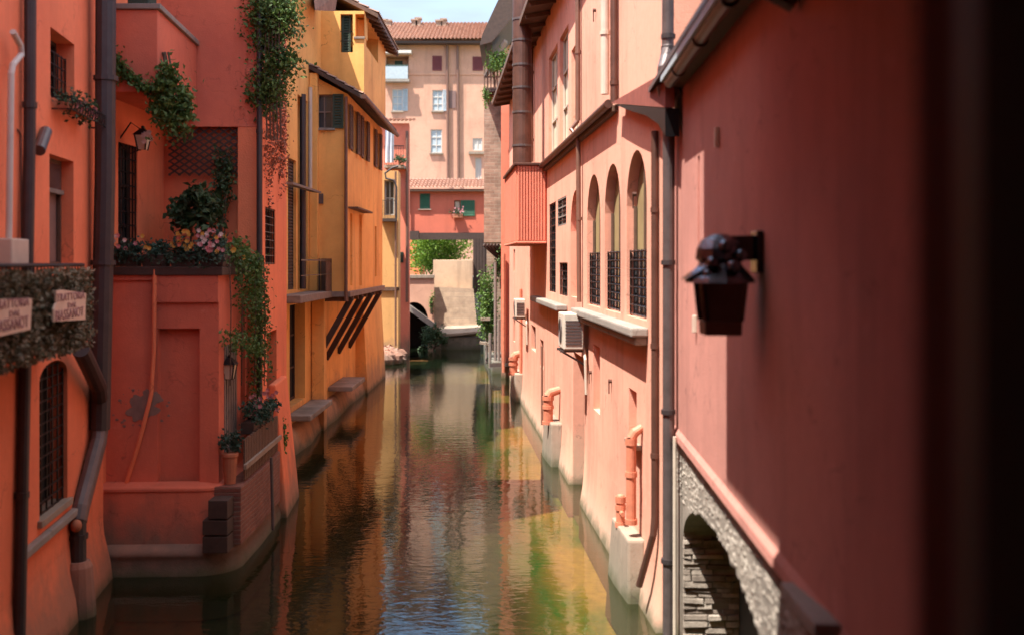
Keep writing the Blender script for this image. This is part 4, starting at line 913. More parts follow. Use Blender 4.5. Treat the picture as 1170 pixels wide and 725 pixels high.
m = MB(); blossoms(m, (-4.8, 18.4, zter + .3), (.15, .75, .2), 14, .045); m.build('blossom', M['petal_red'], t); m = MB(); blossoms(m, (-4.8, 18.2, zter + .3), (.15, .6, .22), 9, .045); m.build('blossom', M['petal_yellow'], t)
# terrace plants
bushy('potted_palm', P(222, 238, 19.0), (.38, .35, .5), 900, .16, M['leaf_dark'], 'dark arching plant on the terrace below the trellis', 'plant', 6, stem_to=(P(222, 0, 19.0).x, 19.0, zter))
bushy('trellis_creeper', P(255, 215, 19.7), (.22, .2, .75), 800, .09, M['leaf_dark'], 'thin creeper climbing the right end of the trellis', 'creeper', 8, stem_to=(P(252, 0, 19.7).x, 19.7, zter))
bushy('climbing_rose', P(196, 110, 17.1), (.38, .3, .58), 1900, .10, M['leaf_ivy'], 'bushy climber hanging over the corner of the upper parapet', 'climber', 9, stem_to=P(188, 60, 17.2))
t = thing('parapet_vine', P(150, 95, 16.85), 'dark vine looping along the front of the upper parapet', 'vine'); m = MB()
trail(m, P(134, 70, 16.85), P(190, 95, 16.85), 420, .05, .09, .22); trail(m, P(133, 60, 16.85), P(137, 95, 16.85), 90, .05, .09); m.build('foliage', M['leaf_ivy'], t)
m = MB(); m.tube([P(133, 62, 16.88), P(145, 92, 16.88), P(165, 102, 16.88), P(190, 92, 16.88)], .012, 6); m.build('stem', M['stem'], t)
m = MB(); blossoms(m, P(168, 155, 17.6), (.08, .1, .1), 7, .05); bl = tag(m.build('blossom_spray', M['petal_white']), 'white blossom spray above the small lantern by the terrace door', 'flowers')
# ivy on the corner
t = thing('climbing_ivy', (-4.7, 19.8, 8), 'thick green ivy column clinging to the upper corner of the red house', 'ivy'); m = MB()
for k in range(26):
    y = R.uniform(-14, 118); cx0 = 309 + R.uniform(-17, 17) * (1 if y < 80 else .6); q = P(cx0, y, 19.75 + R.uniform(-.1, .2)); rosette(m, q, (.23 + .08 * R.random(), .18, .3), 330, R.choice((.06, .085, .1)), .5)
m.build('foliage', M['leaf_ivy'], t); m = MB()
for k in range(5): m.tube([P(305 + k * 4, 160, 19.7), P(303 + k * 4, 60, 19.65), P(306 + k * 3, -40, 19.7)], .015, 5)
m.build('stem', M['stem'], t)
t = thing('dry_ivy', (-4.75, 20.5, 6.5), 'reddish dried ivy tails on the wall below the green ivy column', 'ivy'); m = MB()
for k in range(16): a = US.s_px(300 + R.uniform(0, 26)); zt_, zb_ = US.z_px(312, 105), US.z_px(312, R.uniform(170, 240)); trail(m, US.at(a, .04, zt_), US.at(a + R.uniform(-.2, .2), .03, zb_), 100, .04, .075)
m.build('foliage', M['leaf_dry'], t)
t = thing('trailing_vine', (-4.75, 18.4, 4.5), 'green vine trailing down from the terrace corner planter', 'vine'); m = MB()
for k in range(13): x = R.uniform(256, 306); Y = 17.2 + (x - 256) / 50 * 2.3; y0 = 292; y1 = R.uniform(330, 400); trail(m, P(x, y0, Y), P(x + R.uniform(-4, 4), y1, Y), 130, .045, .075)
trail(m, P(290, 300, 19.2), P(292, 455, 19.2), 420, .07, .075); trail(m, P(300, 300, 19.6), P(304, 430, 19.6), 420, .08, .075); trail(m, P(258, 385, 17.2), P(300, 400, 19), 420, .09, .075)
m.build('foliage', M['leaf_ivy'], t); m = MB()
for x in (262, 275, 290, 301): Y = 17.2 + (x - 256) / 50 * 2.3; m.tube([P(x, 292, Y), P(x + 2, 350, Y), P(x + 1, 440, Y)], .01, 5)
m.build('stem', M['stem'], t)
t = thing('window_box', (-4.5, 19.2, 2.1), 'planter of pale pink flowers on the low plank fence', 'planter'); m = MB(); m.lbox(RL, .9, 2.6, -.28, -.05, 2.0, 2.2); m.build('trough', M['darkwood'], t, bevel=.01)
m = MB(); clump(m, RL.at(1.7, -.12, 2.36), (.22, .95, .22), 900, .085, 10); m.build('foliage', M['leaf_blue'], t); m = MB(); blossoms(m, RL.at(1.75, -.05, 2.45), (.15, .8, .2), 26, .045); m.build('blossom', M['petal_pink'], t)
pt = thing('flower_pot', (-4.66, 17.35, 1.36), 'tall terracotta pot with dusky plant at the fence end', 'pot'); m = MB(); m.tube([(-4.66, 17.35, 1.36), (-4.66, 17.35, 1.8), (-4.66, 17.35, 1.81), (-4.66, 17.35, 1.86)], [.09, .125, .14, .14], 14); m.build('pot', M['terracotta'], pt)
m = MB(); clump(m, (-4.66, 17.35, 2.02), (.16, .16, .2), 260, .08, 5); m.build('foliage', M['leaf_blue'], pt)
bushy('ledge_plant', P(322, 492, 21.2), (.12, .2, .35), 260, .09, M['leaf_bush'], 'yellow green plant trailing from the buttress top by the water', 'plant', 5)
# ================================================================== LEFT: yellow house
yh = thing('yellow_house', (-6, 32, 0), 'tall yellow house with jettied upper floor on slanting timber struts', 'house')
YM = Wall((-6.0, 23.31), (-6.0, 46.0)); zY = EYE + 9
o1 = YM.hole(340, 351.5, 112, 331, .35); o2 = YM.hole(329, 338.5, 182, 331, .25); o3 = YM.hole(331, 348.5, 347, 460, .35); o4 = YM.hole(334.5, 337, 100, 160, .1)
mb = YM.skin(MB(), -.7, zY, [o1, o2, o3]); Wall((-6, 46), (-14, 46)).skin(mb, -.7, zY); mb.face([(-14, 23.31, zY), (-6, 23.31, zY), (-6, 46, zY), (-14, 46, zY)]); mb.build('wall', M['yellow'], yh)
for h in (o1, o2): YM.back(MB(), h).build('opening', M['void'], yh)
f = window(yh, YM, o3, M['darkwood'], M['void'], 2, 3, .07, name='water_door')
shutter(yh, YM, o1['s0'] + .05, o1['s0'] + .75, o1['z0'], o1['z1'] - 1.2, M['darkwood'], -.25); shutter(yh, YM, o2['s0'] + .02, o2['s1'] - .02, o2['z0'], o2['z1'], M['darkwood'], -.12)
m = MB(); zs = P(0, 340, 31).z; m.box(-5.99, -5.35, 26.6, 31.28, zs, zs + .2); m.build('balcony_floor', M['greywood'], yh, bevel=.02)
m = MB()
for k in range(6): m.box(-5.4, -5.36, 30.35 + .15 * k, 30.47 + .15 * k, zs + .2, zs + 1.15)
for k in range(4): x = -5.99 + .16 * k; m.box(x, x + .13, 31.2, 31.24, zs + .2, zs + 1.15)
m.build('balcony_panel', M['brownwood'], yh)
m = MB(); m.beam((-5.37, 26.7, zs + 1.1), (-5.37, 31.2, zs + 1.1), .03, .04); m.beam((-5.37, 26.7, zs + .7), (-5.37, 31.2, zs + .7), .02, .02); m.build('railing', M['black'], yh)
m = MB(); m.hexa([P(326, 211, 28), P(357, 220, 30.5), P(367, 221, 30.5), P(335, 211, 28), P(326, 208, 28), P(357, 217, 30.5), P(367, 219, 30.5), P(335, 208, 28)]); m.build('awning', M['greywood'], yh)
m = MB(); zl = P(0, 470, 29.5).z; m.box(-5.99, -5.35, 27.9, 31.3, zl - .03, zl + .12); m.build('stone_landing', M['stone'], yh, bevel=.03)
m = MB(); m.box(-5.98, -5.6, 31.32, 31.75, -.7, EYE - 1.05); m.build('corner_post', M['yellow'], yh, bevel=.02)
m = MB(); m.box(-5.99, -5.75, 31.02, 31.3, zs + .2, EYE + 5.6); m.build('quoin_strip', M['yellow'], yh, bevel=.02)
pipe(yh, [P(354.5, 100, 30.9), P(354.5, 215, 30.9)], .06, M['creampipe']); pipe(yh, [P(346, 108, 30.0), P(346, 330, 30.0)], .09, M['darkpipe'])
# jetty
xj = -4.9; y0, y1 = 31.3, 39.7; zj0 = EYE - 1.0
JF = Wall((-6, y0), (xj, y0)); JS = Wall((xj, y0), (xj, y1))
wf = JF.hole(360, 380, 108, 147, .16); zf1, zf0 = EYE + 5.6, EYE + 5.02
mb = JF.skin(MB(), zj0, zf0, [wf]); mb.face([(-6, y0, zf0), (xj, y0, zf0), (-6, y0, zf1)])
sw = []
for a, b in ((.55, 1.55), (2.9, 3.8), (6.3, 7.2)): sw.append(H(a, b, EYE + 3.4, EYE + 4.72, .14))
nw = [H(.5, .95, EYE - .7, EYE + 1.5, .1), H(2.4, 3.0, EYE - .75, EYE + 1.55, .1), H(6.2, 6.7, EYE - .5, EYE + 1.3, .1)]
JS.skin(mb, zj0, zf0, sw + nw); Wall((xj, y1), (-6, y1)).skin(mb, zj0, zf0); mb.face([(-6, y0, zj0), (xj, y0, zj0), (xj, y1, zj0), (-6, y1, zj0)])
mb.build('jetty_wall', M['yellow'], yh)
for h in nw: JS.back(MB(), h).build('niche_back', M['ochre'], yh)
f = window(yh, JF, wf, M['greywood'], M['glass'], 2, 2, .05); sill(f, JF, wf, M['stone']); shutter(f, JF, wf['s1'] + .01, wf['s1'] + .33, wf['z0'], wf['z1'], M['dkgreen'], .02)
for h in sw:
    f = window(yh, JS, h, M['darkwood'], M['glass'], 2, 2, .05); shutter(f, JS, h['s0'] - .48, h['s0'] - .01, h['z0'], h['z1'], M['brownwood'], .05); shutter(f, JS, h['s1'] + .01, h['s1'] + .48, h['z0'], h['z1'], M['brownwood'], .05)
m = MB(); m.lbox(JS, .1, 3.4, .0, .3, EYE + 1.62, EYE + 1.67); m.build('window_hood', M['brownwood'], yh)
m = MB(); m.lbox(JF, .0, JF.L + .1, .0, .1, zj0 - .02, zj0 + .14); m.lbox(JS, .0, JS.L, .0, .1, zj0 - .021, zj0 + .139); m.build('base_moulding', M['greywood'], yh, bevel=.015)
pipe(yh, [(xj - .03, y0 - .1, zf0 - .1), (xj - .03, y0 - .1, zj0 - .15)], .05, M['brownpipe'])
m = MB(); MB.lbox(m, JF, .22, .38, .0, .05, EYE + 1.75, EYE + 2.05); m.build('wall_box', M['greypipe'], yh)
m = MB(); m.lbox(JF, .1, .16, .0, .04, EYE - .2, EYE + .7); m.build('wall_strip', M['brownpipe'], yh)
for Y in (31.7, 33.9, 36.2, 38.6): MB().beam((-6.0, Y, EYE - 3.1), (xj + .05, Y, zj0 - .06), .13, .17).build('strut', M['darkwood'], yh)
for k in range(9): MB().beam((-6, 31.5 + k, zj0 - .09), (xj, 31.5 + k, zj0 - .09), .14, .14).build('floor_joist', M['brownwood'], yh)
# jetty roof
m = MB(); a, b, c_, d_ = Vector((-4.42, y0 - .35, EYE + 4.82)), Vector((-4.42, y1 + .3, EYE + 4.82)), Vector((-6.0, y1 + .3, EYE + 5.72)), Vector((-6.0, y0 - .35, EYE + 5.72))
t_ = Vector((0, 0, .13)); m.hexa([a, b, c_, d_, a + t_, b + t_, c_ + t_, d_ + t_]); m.build('jetty_roof', M['darkwood'], yh)
m = MB(); tiles(m, a + t_ * 1.05, b + t_ * 1.05, c_ + t_ * 1.05, d_ + t_ * 1.05, 38, .05, 6); m.build('roof_tiling', M['oldtile'], yh)
pipe(yh, [a + Vector((.06, 0, .08)), b + Vector((.06, 0, .02))], .075, M['copper'], name='gutter')
# upper floor with loggia
UY = Wall((-6.0, 33.0), (-4.65, 33.0)); zu0, zu1 = EYE + 5.3, EYE + 7.9
l1 = UY.hole(389, 404, 5, 60, .7); l1['z1'] = zu1 - .1; l2 = UY.hole(406, 416.5, 5, 42, .7); l2['z1'] = zu1 - .1; l1['s1'] = l2['s0'] - .08
mb = UY.skin(MB(), zu0, zu1, [l1, l2]); US2 = Wall((-4.65, 33), (-4.65, 38.6)); lo = H(.5, 3.5, EYE + 6.9, zu1 - .15, .5); US2.skin(mb, zu0, zu1, [lo]); Wall((-4.65, 38.6), (-6, 38.6)).skin(mb, zu0, zu1); mb.build('upper_wall', M['yellow'], yh)
for W_, h in ((UY, l1), (UY, l2), (US2, lo)): W_.back(MB(), h).build('loggia_back', M['void'], yh)
m = MB()
for dz in (.35, .65): m.tube([UY.at(l1['s0'], .02, l1['z0'] + dz), UY.at(l1['s1'], .02, l1['z0'] + dz)], .015, 6)
m.build('loggia_rail', M['black'], yh); shutter(yh, UY, l1['s0'] + .02, l1['s0'] + .3, l1['z0'], l1['z1'], M['dkgreen'], -.2)
m = MB(); m.lbox(UY, l2['s0'] - .05, UY.L + .03, .0, .04, l2['z0'] - .08, l2['z0']); m.build('parapet_cap', M['concrete'], yh, bevel=.01)
m = MB(); a, b, c_, d_ = Vector((-4.25, 33.25, EYE + 7.75)), Vector((-4.25, 39.3, EYE + 7.75)), Vector((-6.2, 39.3, EYE + 8.75)), Vector((-6.2, 33.25, EYE + 8.75)); m.hexa([a, b, c_, d_, a + t_, b + t_, c_ + t_, d_ + t_])
for k in range(9): m.beam((-4.7, 33.5 + k * .68, EYE + 7.88), (-4.22, 33.5 + k * .68, EYE + 7.68), .09, .1)
m.build('upper_roof', M['brownwood'], yh)
m = MB(); tiles(m, a + t_ * 1.05, b + t_ * 1.05, c_ + t_ * 1.05, d_ + t_ * 1.05, 26, .05, 6); m.build('roof_tiling', M['oldtile'], yh)
m = MB(); m.hexa([P(360, 12, 29.5), P(383, 13, 31.5), P(383, 13, 32), P(360, 12, 32), P(358, -6, 29.5), P(386, -6, 31.5), P(386, -6, 32), P(358, -6, 32)]); m.build('small_roof', M['oldtile'], yh)
# stone footing along the yellow house
sweep(MB(), [(-6.0, 24.5), (-5.95, 27), (-5.85, 29), (-6.0, 31), (-5.9, 33.5), (-6.0, 37), (-5.9, 42), (-6.1, 46)], [(-.4, .62), (.05, .6), (.2, .45), (.3, .1), (.34, -.7)]).build('footing', M['footing'], yh, smooth=True)
m = MB(); m.box(-5.99, -5.2, 34.2, 37.2, P(0, 440, 35).z - .1, P(0, 440, 35).z + .05); m.build('stone_shelf', M['stone'], yh, bevel=.03)
m = MB(); m.hexa([(-6.1, 40.3, -.7), (-5.5, 40.3, -.7), (-5.5, 46, -.7), (-6.1, 46, -.7), (-6.05, 40.3, 3.9), (-5.75, 40.3, 3.9), (-5.75, 46, 3.9), (-6.05, 46, 3.9)]); m.build('buttress', M['yellow'], yh)
bushy('bank_weed', P(403, 430, 43.5), (.25, .6, .6), 500, .12, M['leaf_dark'], 'dark weeds hanging on the water line by the yellow house', 'weeds', 6)
# ================================================================== far left: ochre and red houses
och = thing('ochre_house', (-6.5, 53, 0), 'dull ochre house end standing in the canal behind the yellow house', 'house')
OF = Wall((-9.5, 53), (P(455, 0, 53).x, 53)); ow = OF.hole(439, 450.5, 206, 246, .3); zt_ = P(0, 195, 53).z
mb = OF.skin(MB(), -.7, zt_, [ow]); Wall(OF.B.xy, (OF.B.x - .1, 55)).skin(mb, -.7, zt_); mb.face([(-9.5, 53, zt_), (OF.B.x, 53, zt_), (OF.B.x - .1, 55, zt_), (-9.5, 55, zt_)]); mb.build('wall', M['ochre'], och)
f = window(och, OF, ow, M['bluegrey'], M['glass'], 2, 2, .07); 
m = MB(); zq = P(0, 250, 53).z; m.box(P(436, 0, 53).x, P(453.5, 0, 53).x, 52.5, 53, zq - .15, zq)
for k in range(10): x = P(437, 0, 53).x + .075 * k; m.tube([(x, 52.55, zq), (x, 52.55, zq + .9)], .012, 5)
m.tube([(P(437, 0, 53).x, 52.55, zq + .9), (P(453, 0, 53).x, 52.55, zq + .9)], .02, 6); m.build('balcony', M['darkwood'], och)
m = MB(); m.box(OF.A.x, OF.B.x + .06, 52.9, 53, P(0, 332, 53).z, P(0, 328, 53).z); m.build('ledge', M['brownwood'], och)
pipe(och, [P(452, 196, 52.8), P(452, 395, 52.8)], .05, M['brownpipe']); pipe(och, [P(455, 190, 52.4), P(448, 192, 52.4), P(440, 198, 52.4), P(441, 204, 52.4), P(450, 206, 52.4), P(453, 214, 52.4), P(453, 250, 52.4)], .05, M['darkpipe'])
m = MB()
for k in range(16): m.blob(P(R.uniform(412, 456), 410, R.uniform(51.5, 52.8)) * 1 + Vector((0, 0, 0)), (R.uniform(.3, .6), .4, R.uniform(.3, .7)), 8, 6, .15)
m.build('boulder_footing', M['plinth'], och)
rd = thing('crimson_house', (-6, 56, 0), 'narrow crimson house with balcony beside the covered bridge', 'house')
RF = Wall((-9.5, 56.2), (P(467.5, 0, 56.2).x, 56.2)); r1 = RF.hole(453, 460, 290, 300, .1); zt_ = P(0, 141, 56.2).z
mb = RF.skin(MB(), -.7, zt_, []); Wall(RF.B.xy, (RF.B.x - .1, 57.6)).skin(mb, -.7, zt_); mb.face([(-9.5, 56.2, zt_), (RF.B.x, 56.2, zt_), (RF.B.x - .1, 57.6, zt_), (-9.5, 57.6, zt_)]); mb.build('wall', M['rose_red'], rd)
m = MB(); tiles(m, (-9.5, 55.8, zt_ + .03), (RF.B.x + .25, 55.8, zt_ + .03), (RF.B.x + .25, 57.8, zt_ + .4), (-9.5, 57.8, zt_ + .4), 20, .07, 5); m.build('roof', M['tile'], rd)
pipe(rd, [P(465, 150, 56.1), P(465, 345, 56.1)], .07, M['brownpipe'])
shutter(rd, RF, RF.s_px(453), RF.s_px(461), RF.z_px(457, 300), RF.z_px(457, 288), M['dkgreen'], .01)
m = MB(); zq = P(0, 188, 55).z; m.box(P(438, 0, 55).x, P(461, 0, 55).x, 55.2, 56.2, zq - .15, zq); m.build('balcony_floor', M['stone'], rd)
m = MB()
for k in range(12): x = P(439, 0, 55).x + .09 * k; m.tube([(x, 55.25, zq), (x, 55.25, zq + 1)], .014, 5)
m.tube([(P(439, 0, 55).x, 55.25, zq + 1), (P(461, 0, 55).x, 55.25, zq + 1)], .025, 6); m.build('railing', M['black'], rd)
m = MB(); i0 = 0
for j in range(9):
    for i in range(9): u = i / 8; v = j / 8; q = P(440 + 10 * u, 146 + 40 * v, 55.1); m.v.append(q + Vector((0, .08 * math.sin(u * 14 + v), 0)))
for j in range(8):
    for i in range(8): m.f.append([j * 9 + i, j * 9 + i + 1, j * 9 + i + 10, j * 9 + i + 9])
o = m.build('laundry_sheet', M['cloth'], loc=P(445, 165, 55.1)); tag(o, 'pale blue sheet hanging over the crimson house balcony', 'laundry')
bushy('balcony_plant', P(457, 183, 55), (.35, .25, .25), 160, .14, M['leaf_dark'], 'small dark pot plant on the crimson house balcony', 'plant', 4)
# ================================================================== covered bridge, far walls, far house
bh = thing('bridge_house', (-4, 64, 6.6), 'red covered bridge house spanning the canal with tiled roof and green shutters', 'bridge house')
BW = Wall((P(455, 0, 64).x, 64), (P(556, 0, 64).x, 64)); zb0, zb1 = P(0, 266, 64).z, P(0, 216, 64).z
b1 = BW.hole(479.5, 491.5, 221, 239, .12); b2 = BW.hole(519, 526, 229, 247, .15)
mb = BW.skin(MB(), zb0, zb1, [b1, b2]); mb.face([(BW.A.x, 64, zb0), (BW.B.x, 64, zb0), (BW.B.x, 68, zb0), (BW.A.x, 68, zb0)]); Wall((BW.B.x, 68), (BW.A.x, 68)).skin(mb, zb0, zb1); mb.build('wall', M['bridge'], bh)
f = window(bh, BW, b1, M['greywood'], M['dkgreen'], 1, 1, .05); shutter(f, BW, b1['s0'] + .04, b1['s1'] - .04, b1['z0'] + .04, b1['z1'] - .04, M['green'], -.06); sill(f, BW, b1, M['concrete'])
f = window(bh, BW, b2, M['brownwood'], M['curtain'], 1, 2, .05); shutter(f, BW, b2['s1'] + .02, b2['s1'] + .88, b2['z0'], b2['z1'], M['green'], .02)
m = MB(); m.box(BW.A.x - .3, BW.B.x, 63.85, 64.3, zb0 - .42, zb0 - .003); m.build('beam', M['darkwood'], bh)
m = MB(); m.box(P(452, 0, 63).x, P(478, 0, 63).x, 63.2, 63.7, P(0, 274, 63.4).z, P(0, 264, 63.4).z); m.build('beam_end', M['darkwood'], bh)
m = MB(); tiles(m, (BW.A.x + .1, 63.6, zb1 - .05), (BW.B.x + .1, 63.6, zb1 - .05), (BW.B.x + .1, 66.4, zb1 + .75), (BW.A.x + .1, 66.4, zb1 + .75), 24, .1, 5); m.build('roof', M['tile'], bh)
m = MB(); m.box(BW.A.x, BW.B.x, 63.62, 64, zb1 - .16, zb1 - .06); m.build('eaves', M['brownwood'], bh)
pipe(bh, [P(466.5, 222, 63.8), P(466.5, 345, 63.8)], .07, M['darkpipe'])
t = thing('window_box', P(523, 244, 63.8), 'flower box with reddish blooms at the bridge house window', 'planter'); q = P(523, 246, 63.75); m = MB(); m.box(q.x - .3, q.x + .3, 63.6, 63.95, q.z - .15, q.z + .08); m.build('trough', M['terracotta'], t)
m = MB(); clump(m, q + Vector((0, 0, .25)), (.4, .2, .3), 200, .12, 5); m.build('foliage', M['leaf_dark'], t); m = MB(); blossoms(m, q + Vector((0, -.1, .3)), (.35, .1, .3), 14, .06); m.build('blossom', M['petal_pink'], t)
tn = thing('tunnel_wall', (-6, 61, 0), 'pink parapet wall over a dark low tunnel mouth at the canal end', 'wall')
TN = Wall((P(450, 0, 61).x, 61), (P(496, 0, 61).x, 61)); th = TN.hole(457, 489, 345, 420, 2.5, True, ref=472); th['rise'] = 1.0; th['z0'] = -.7
mb = TN.skin(MB(), -.7, P(0, 318, 61).z, [th]); mb.build('wall', M['pale'], tn); TN.back(MB(), th).build('tunnel_back', M['void'], tn)
m = MB(); m.box(TN.A.x, TN.B.x, 60.9, 61.4, P(0, 318, 61).z + .002, P(0, 315, 61).z + .05); m.build('coping', M['concrete'], tn, bevel=.02)
MB().beam(P(462, 347, 60.8), P(496, 372, 60.8), .3, .3).build('sloping_beam', M['stone'], tn)
bw = thing('beige_wall', (-4, 62, 0), 'patchy beige retaining wall in two steps at the canal end', 'wall')
m = MB(); m.hexa([P(493, 372, 61.2), P(549, 372, 61.2), P(549, 372, 62.9), P(493, 372, 62.9), P(496, 328, 61.6), P(541, 330, 61.6), P(541, 330, 62.9), P(496, 328, 62.9)]); m.v[0].z = m.v[1].z = m.v[2].z = m.v[3].z = -.6; m.build('lower_wall', M['patched'], bw)
m = MB(); m.box(P(495, 0, 63).x, P(540, 0, 63).x, 62.95, 63.4, 0, P(0, 297, 63).z); m.build('upper_wall', M['beige'], bw, bevel=.03)
m = MB(); m.hexa([P(502, 385, 60.2), P(549, 380, 60.2), P(549, 376, 61.3), P(502, 380, 61.3), P(502, 382, 60.2), P(549, 378, 60.2), P(549, 370, 61.5), P(502, 371, 61.5)]); m.build('stone_slab', M['concrete'], bw)
m = MB(); m.box(P(504, 0, 60.4).x, P(549, 0, 60.4).x, 60.4, 61.2, -.7, P(0, 384, 60.4).z - .05); m.build('footing', M['stone'], bw)
dk = thing('dark_doorway', P(547, 320, 63.6), 'dark plank gate in the gap at the right end of the beige wall', 'gate'); m = MB(); m.box(P(540.5, 0, 63.4).x, P(556, 0, 63.4).x, 63.42, 63.6, P(0, 335, 63.4).z, P(0, 268, 63.4).z); m.build('panel', M['darkwood'], dk)
m = MB()
for k in range(4): x = P(541, 0, 63.3).x + .18 * k; m.box(x, x + .15, 63.38, 63.418, P(0, 334, 63.4).z, P(0, 272, 63.4).z)
m.build('plank', M['darkwood'], dk)
ob = thing('orange_shed', P(462, 300, 72), 'small orange building glimpsed through the bridge opening', 'building'); m = MB(); m.box(P(440, 0, 72).x, P(480, 0, 72).x, 72, 76, 4, P(0, 255, 72).z); m.build('wall', M['orange'], ob)
m = MB(); m.box(P(452, 0, 71.9).x, P(466, 0, 71.9).x, 71.93, 71.99, P(0, 296, 72).z, P(0, 286, 72).z); m.build('window', M['curtain'], ob)
tr = thing('leafy_tree', P(503, 330, 70), 'bright green tree seen through the opening under the bridge house', 'tree'); m = MB(); c = P(503, 287, 70)
clump(m, c, (2.0, 1.6, 1.45), 8000, .2, 22); m.build('crown', M['leaf_tree'], tr)
m = MB(); b = Vector((c.x, 70, 3.9)); m.tube([b, b + Vector((.1, 0, .9)), c], [.16, .13, .05], 8)
for k in range(6): m.tube([b + Vector((.08, 0, .8)), c + Vector((R.uniform(-1.4, 1.4), R.uniform(-1, 1), R.uniform(-.3, .9)))], [.07, .02], 6)
m.build('trunk', M['bark'], tr)
bushy('bank_shrub', P(496, 385, 60.1), (.75, .5, .75), 1300, .15, M['leaf_dark'], 'dark shrub in front of the tunnel mouth at the water', 'shrub', 9)
t = bushy('ledge_plant', P(493, 347, 60.9), (.2, .2, .6), 160, .13, M['leaf_bush'], 'light green tuft growing where pink and beige walls meet', 'plant', 4)
# far salmon apartment house
fh = thing('far_apartment_house', (-4, 80, 4), 'tall pale salmon apartment house with tiled roof closing the view', 'house')
FW = Wall((P(415, 0, 80).x, 80), (P(600, 0, 80).x, 80)); zE = P(0, 50, 80).z
hm = [FW.hole(494, 505, 64, 81, .1), FW.hole(540, 552, 65, 81, .1)]; hb = [FW.hole(448, 460, 102, 127, .12), FW.hole(494, 506, 103, 127, .12), FW.hole(492, 505, 148, 175, .12)]; lg = FW.hole(441, 467, 64, 92, 1.0); rs = FW.hole(543, 550, 158, 205, .2); rw = FW.hole(541, 550, 150, 172, .12)
rw = FW.hole(540, 551, 158, 172, .12); rs = FW.hole(543, 550, 180, 205, .2)
mb = FW.skin(MB(), 3, zE, hm + hb + [lg, rs, rw]); FW.back(mb, lg); mb.face([(FW.A.x, 80, zE), (FW.B.x, 80, zE), (FW.B.x, 92, zE), (FW.A.x, 92, zE)]); mb.build('wall', M['pale'], fh)
for h in hm: f = window(fh, FW, h, M['maroon'], M['maroon'], 1, 1, .06); shutter(f, FW, h['s0'], h['s1'], h['z0'], h['z1'], M['maroon'], .0)
for h in hb:
    f = window(fh, FW, h, M['white'], M['bluegrey'], 2, 3, .07); sill(f, FW, h, M['concrete'], .12, .15)
    if h is not hb[2]: shutter(f, FW, h['s1'] + .01, h['s1'] + .4, h['z0'], h['z1'], M['bluegrey'], .03)
for h in (rw, rs): f = window(fh, FW, h, M['white'], M['white'], 2, 1, .08)
m = MB(); m.lbox(FW, rs['s0'] - .5, rs['s1'] + .4, 0, .3, rw['z0'] - .3, rw['z0'] - .1); m.build('door_hood', M['concrete'], fh)
m = MB(); m.lbox(FW, lg['s0'] - .1, lg['s1'] + .1, -.9, .7, lg['z0'] - .2, lg['z0']); m.build('balcony_floor', M['stone'], fh)
m = MB(); m.lbox(FW, lg['s0'], lg['s1'], .6, .64, lg['z0'] + .02, lg['z0'] + 1.0); m.build('balcony_glass', M['bluegrey'], fh); m = MB(); m.lbox(FW, lg['s0'], lg['s1'], .58, .66, lg['z0'] + 1.0, lg['z0'] + 1.08); m.lbox(FW, (lg['s0'] + lg['s1']) / 2 - .3, (lg['s0'] + lg['s1']) / 2 + .3, -.98, -.9, lg['z0'], lg['z1'] - .2); m.build('balcony_rail', M['dkgreen'], fh)
m = MB(); m.lbox(FW, lg['s0'] - 1.2, lg['s1'] + .25, .0, .7, lg['z1'] + .08, lg['z1'] + .3); m.build('balcony_cover', M['white'], fh)
m = MB(); m.lbox(FW, 0, FW.L, .002, .06, P(0, 86, 80).z, P(0, 83.5, 80).z); m.build('string_course', M['pale'], fh)
pipe(fh, [P(511, 51, 79.8), P(512, 208, 79.8)], .10, M['brownpipe']); pipe(fh, [P(523, 51, 79.8), P(524, 208, 79.8)], .10, M['brownpipe'])
m = MB(); m.lbox(FW, FW.s_px(513), FW.s_px(521), .0, .05, P(0, 124, 80).z, P(0, 104, 80).z); m.build('panel', M['mauve'], fh)
m = MB(); m.lbox(FW, -.5, FW.L + .5, .0, .8, zE - .12, zE + .05); m.build('eaves', M['darkwood'], fh)
zR = P(0, 27, 87).z; m = MB(); tiles(m, (FW.A.x - .5, 79.15, zE + .07), (FW.B.x + .5, 79.15, zE + .07), (FW.B.x + .5, 87, zR), (FW.A.x - .5, 87, zR), 46, .12, 14); m.face([(FW.A.x - .5, 87, zR), (FW.B.x + .5, 87, zR), (FW.B.x + .5, 93, zE), (FW.A.x - .5, 93, zE)]); m.build('roof', M['tile'], fh)
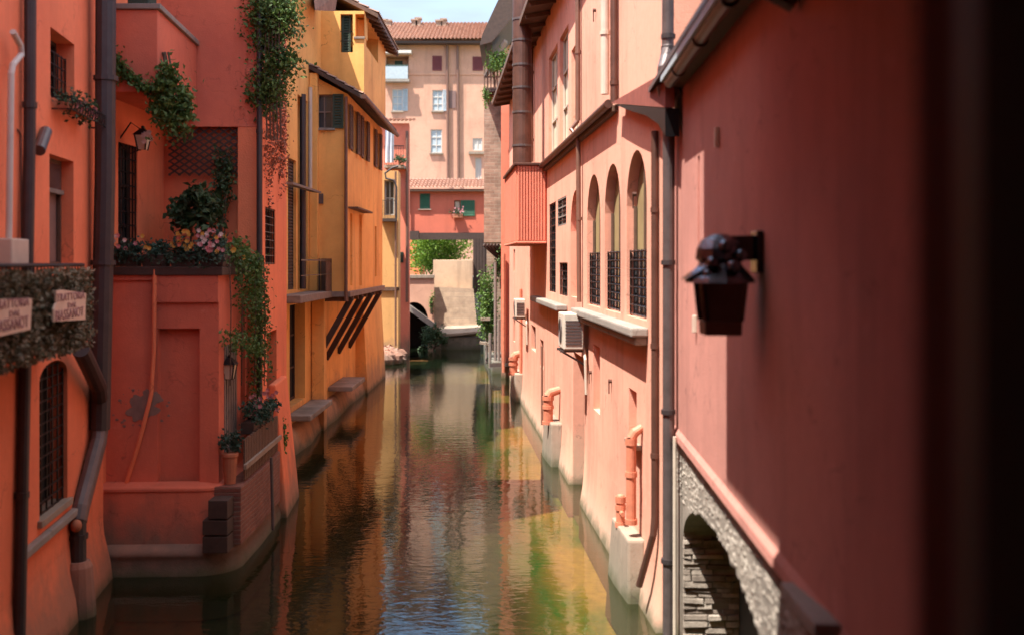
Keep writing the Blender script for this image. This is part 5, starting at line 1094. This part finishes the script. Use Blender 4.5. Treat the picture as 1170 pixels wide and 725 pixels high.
for px, w_, h_ in ((440, .4, .7), (445, .3, .6), (474, .45, .7), (478, .4, .95), (502, .5, .6), (507, .4, .8)):
    m = MB(); q = P(px, 30, 85.5); m.box(q.x - w_ / 2, q.x + w_ / 2, 85.2, 85.8, q.z - 1.0, q.z + h_ * .55); m.box(q.x - w_ / 2 - .08, q.x + w_ / 2 + .08, 85.12, 85.88, q.z + h_ * .55, q.z + h_ * .55 + .12); m.build('chimney', M['brick_tower'], fh)
# ================================================================== the viewer's own window wall on the right edge
vw = thing('window_wall', (.7, 1.5, 3), 'dark red wall edge of the window opening the canal is seen through', 'wall')
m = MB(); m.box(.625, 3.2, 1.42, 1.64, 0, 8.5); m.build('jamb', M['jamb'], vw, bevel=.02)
m = MB(); m.box(.60, .665, 1.34, 1.415, 3.6, 6.6); m.build('window_frame', M['frame'], vw, bevel=.006)
m = MB(); m.box(.575, .62, .7, 1.30, 3.6, 6.6); m.build('inner_shutter', M['void'], vw)
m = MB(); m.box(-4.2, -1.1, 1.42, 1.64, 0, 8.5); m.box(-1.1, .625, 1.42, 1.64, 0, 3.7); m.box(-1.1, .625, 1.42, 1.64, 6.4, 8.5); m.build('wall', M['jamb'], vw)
m = MB(); m.hexa([(-4.39, 1.65, EYE + 1.95), (1.77, 1.65, EYE + 1.95), (1.9, 6.4, EYE + 1.95), (-5.05, 6.4, EYE + 1.95), (-4.39, 1.65, EYE + 3.2), (1.77, 1.65, EYE + 3.2), (1.9, 6.4, EYE + 3.2), (-5.05, 6.4, EYE + 3.2)]); m.build('shade_slab', M['salmon_near'], vw)  # unseen slab added over the canal to darken the near right wall
m = MB(); m.box(-4.2, 3.2, -3.2, 1.415, 8.3, 8.5); m.box(-4.2, 3.2, -3.2, 1.415, 3.0, 3.2); m.box(-4.2, 3.2, -3.4, -3.2, 3.0, 8.5); m.box(-4.4, -4.2, -3.4, 1.415, 3.0, 8.5); m.box(3.2, 3.4, -3.4, 1.415, 3.0, 8.5); m.build('room', M['void'], vw)
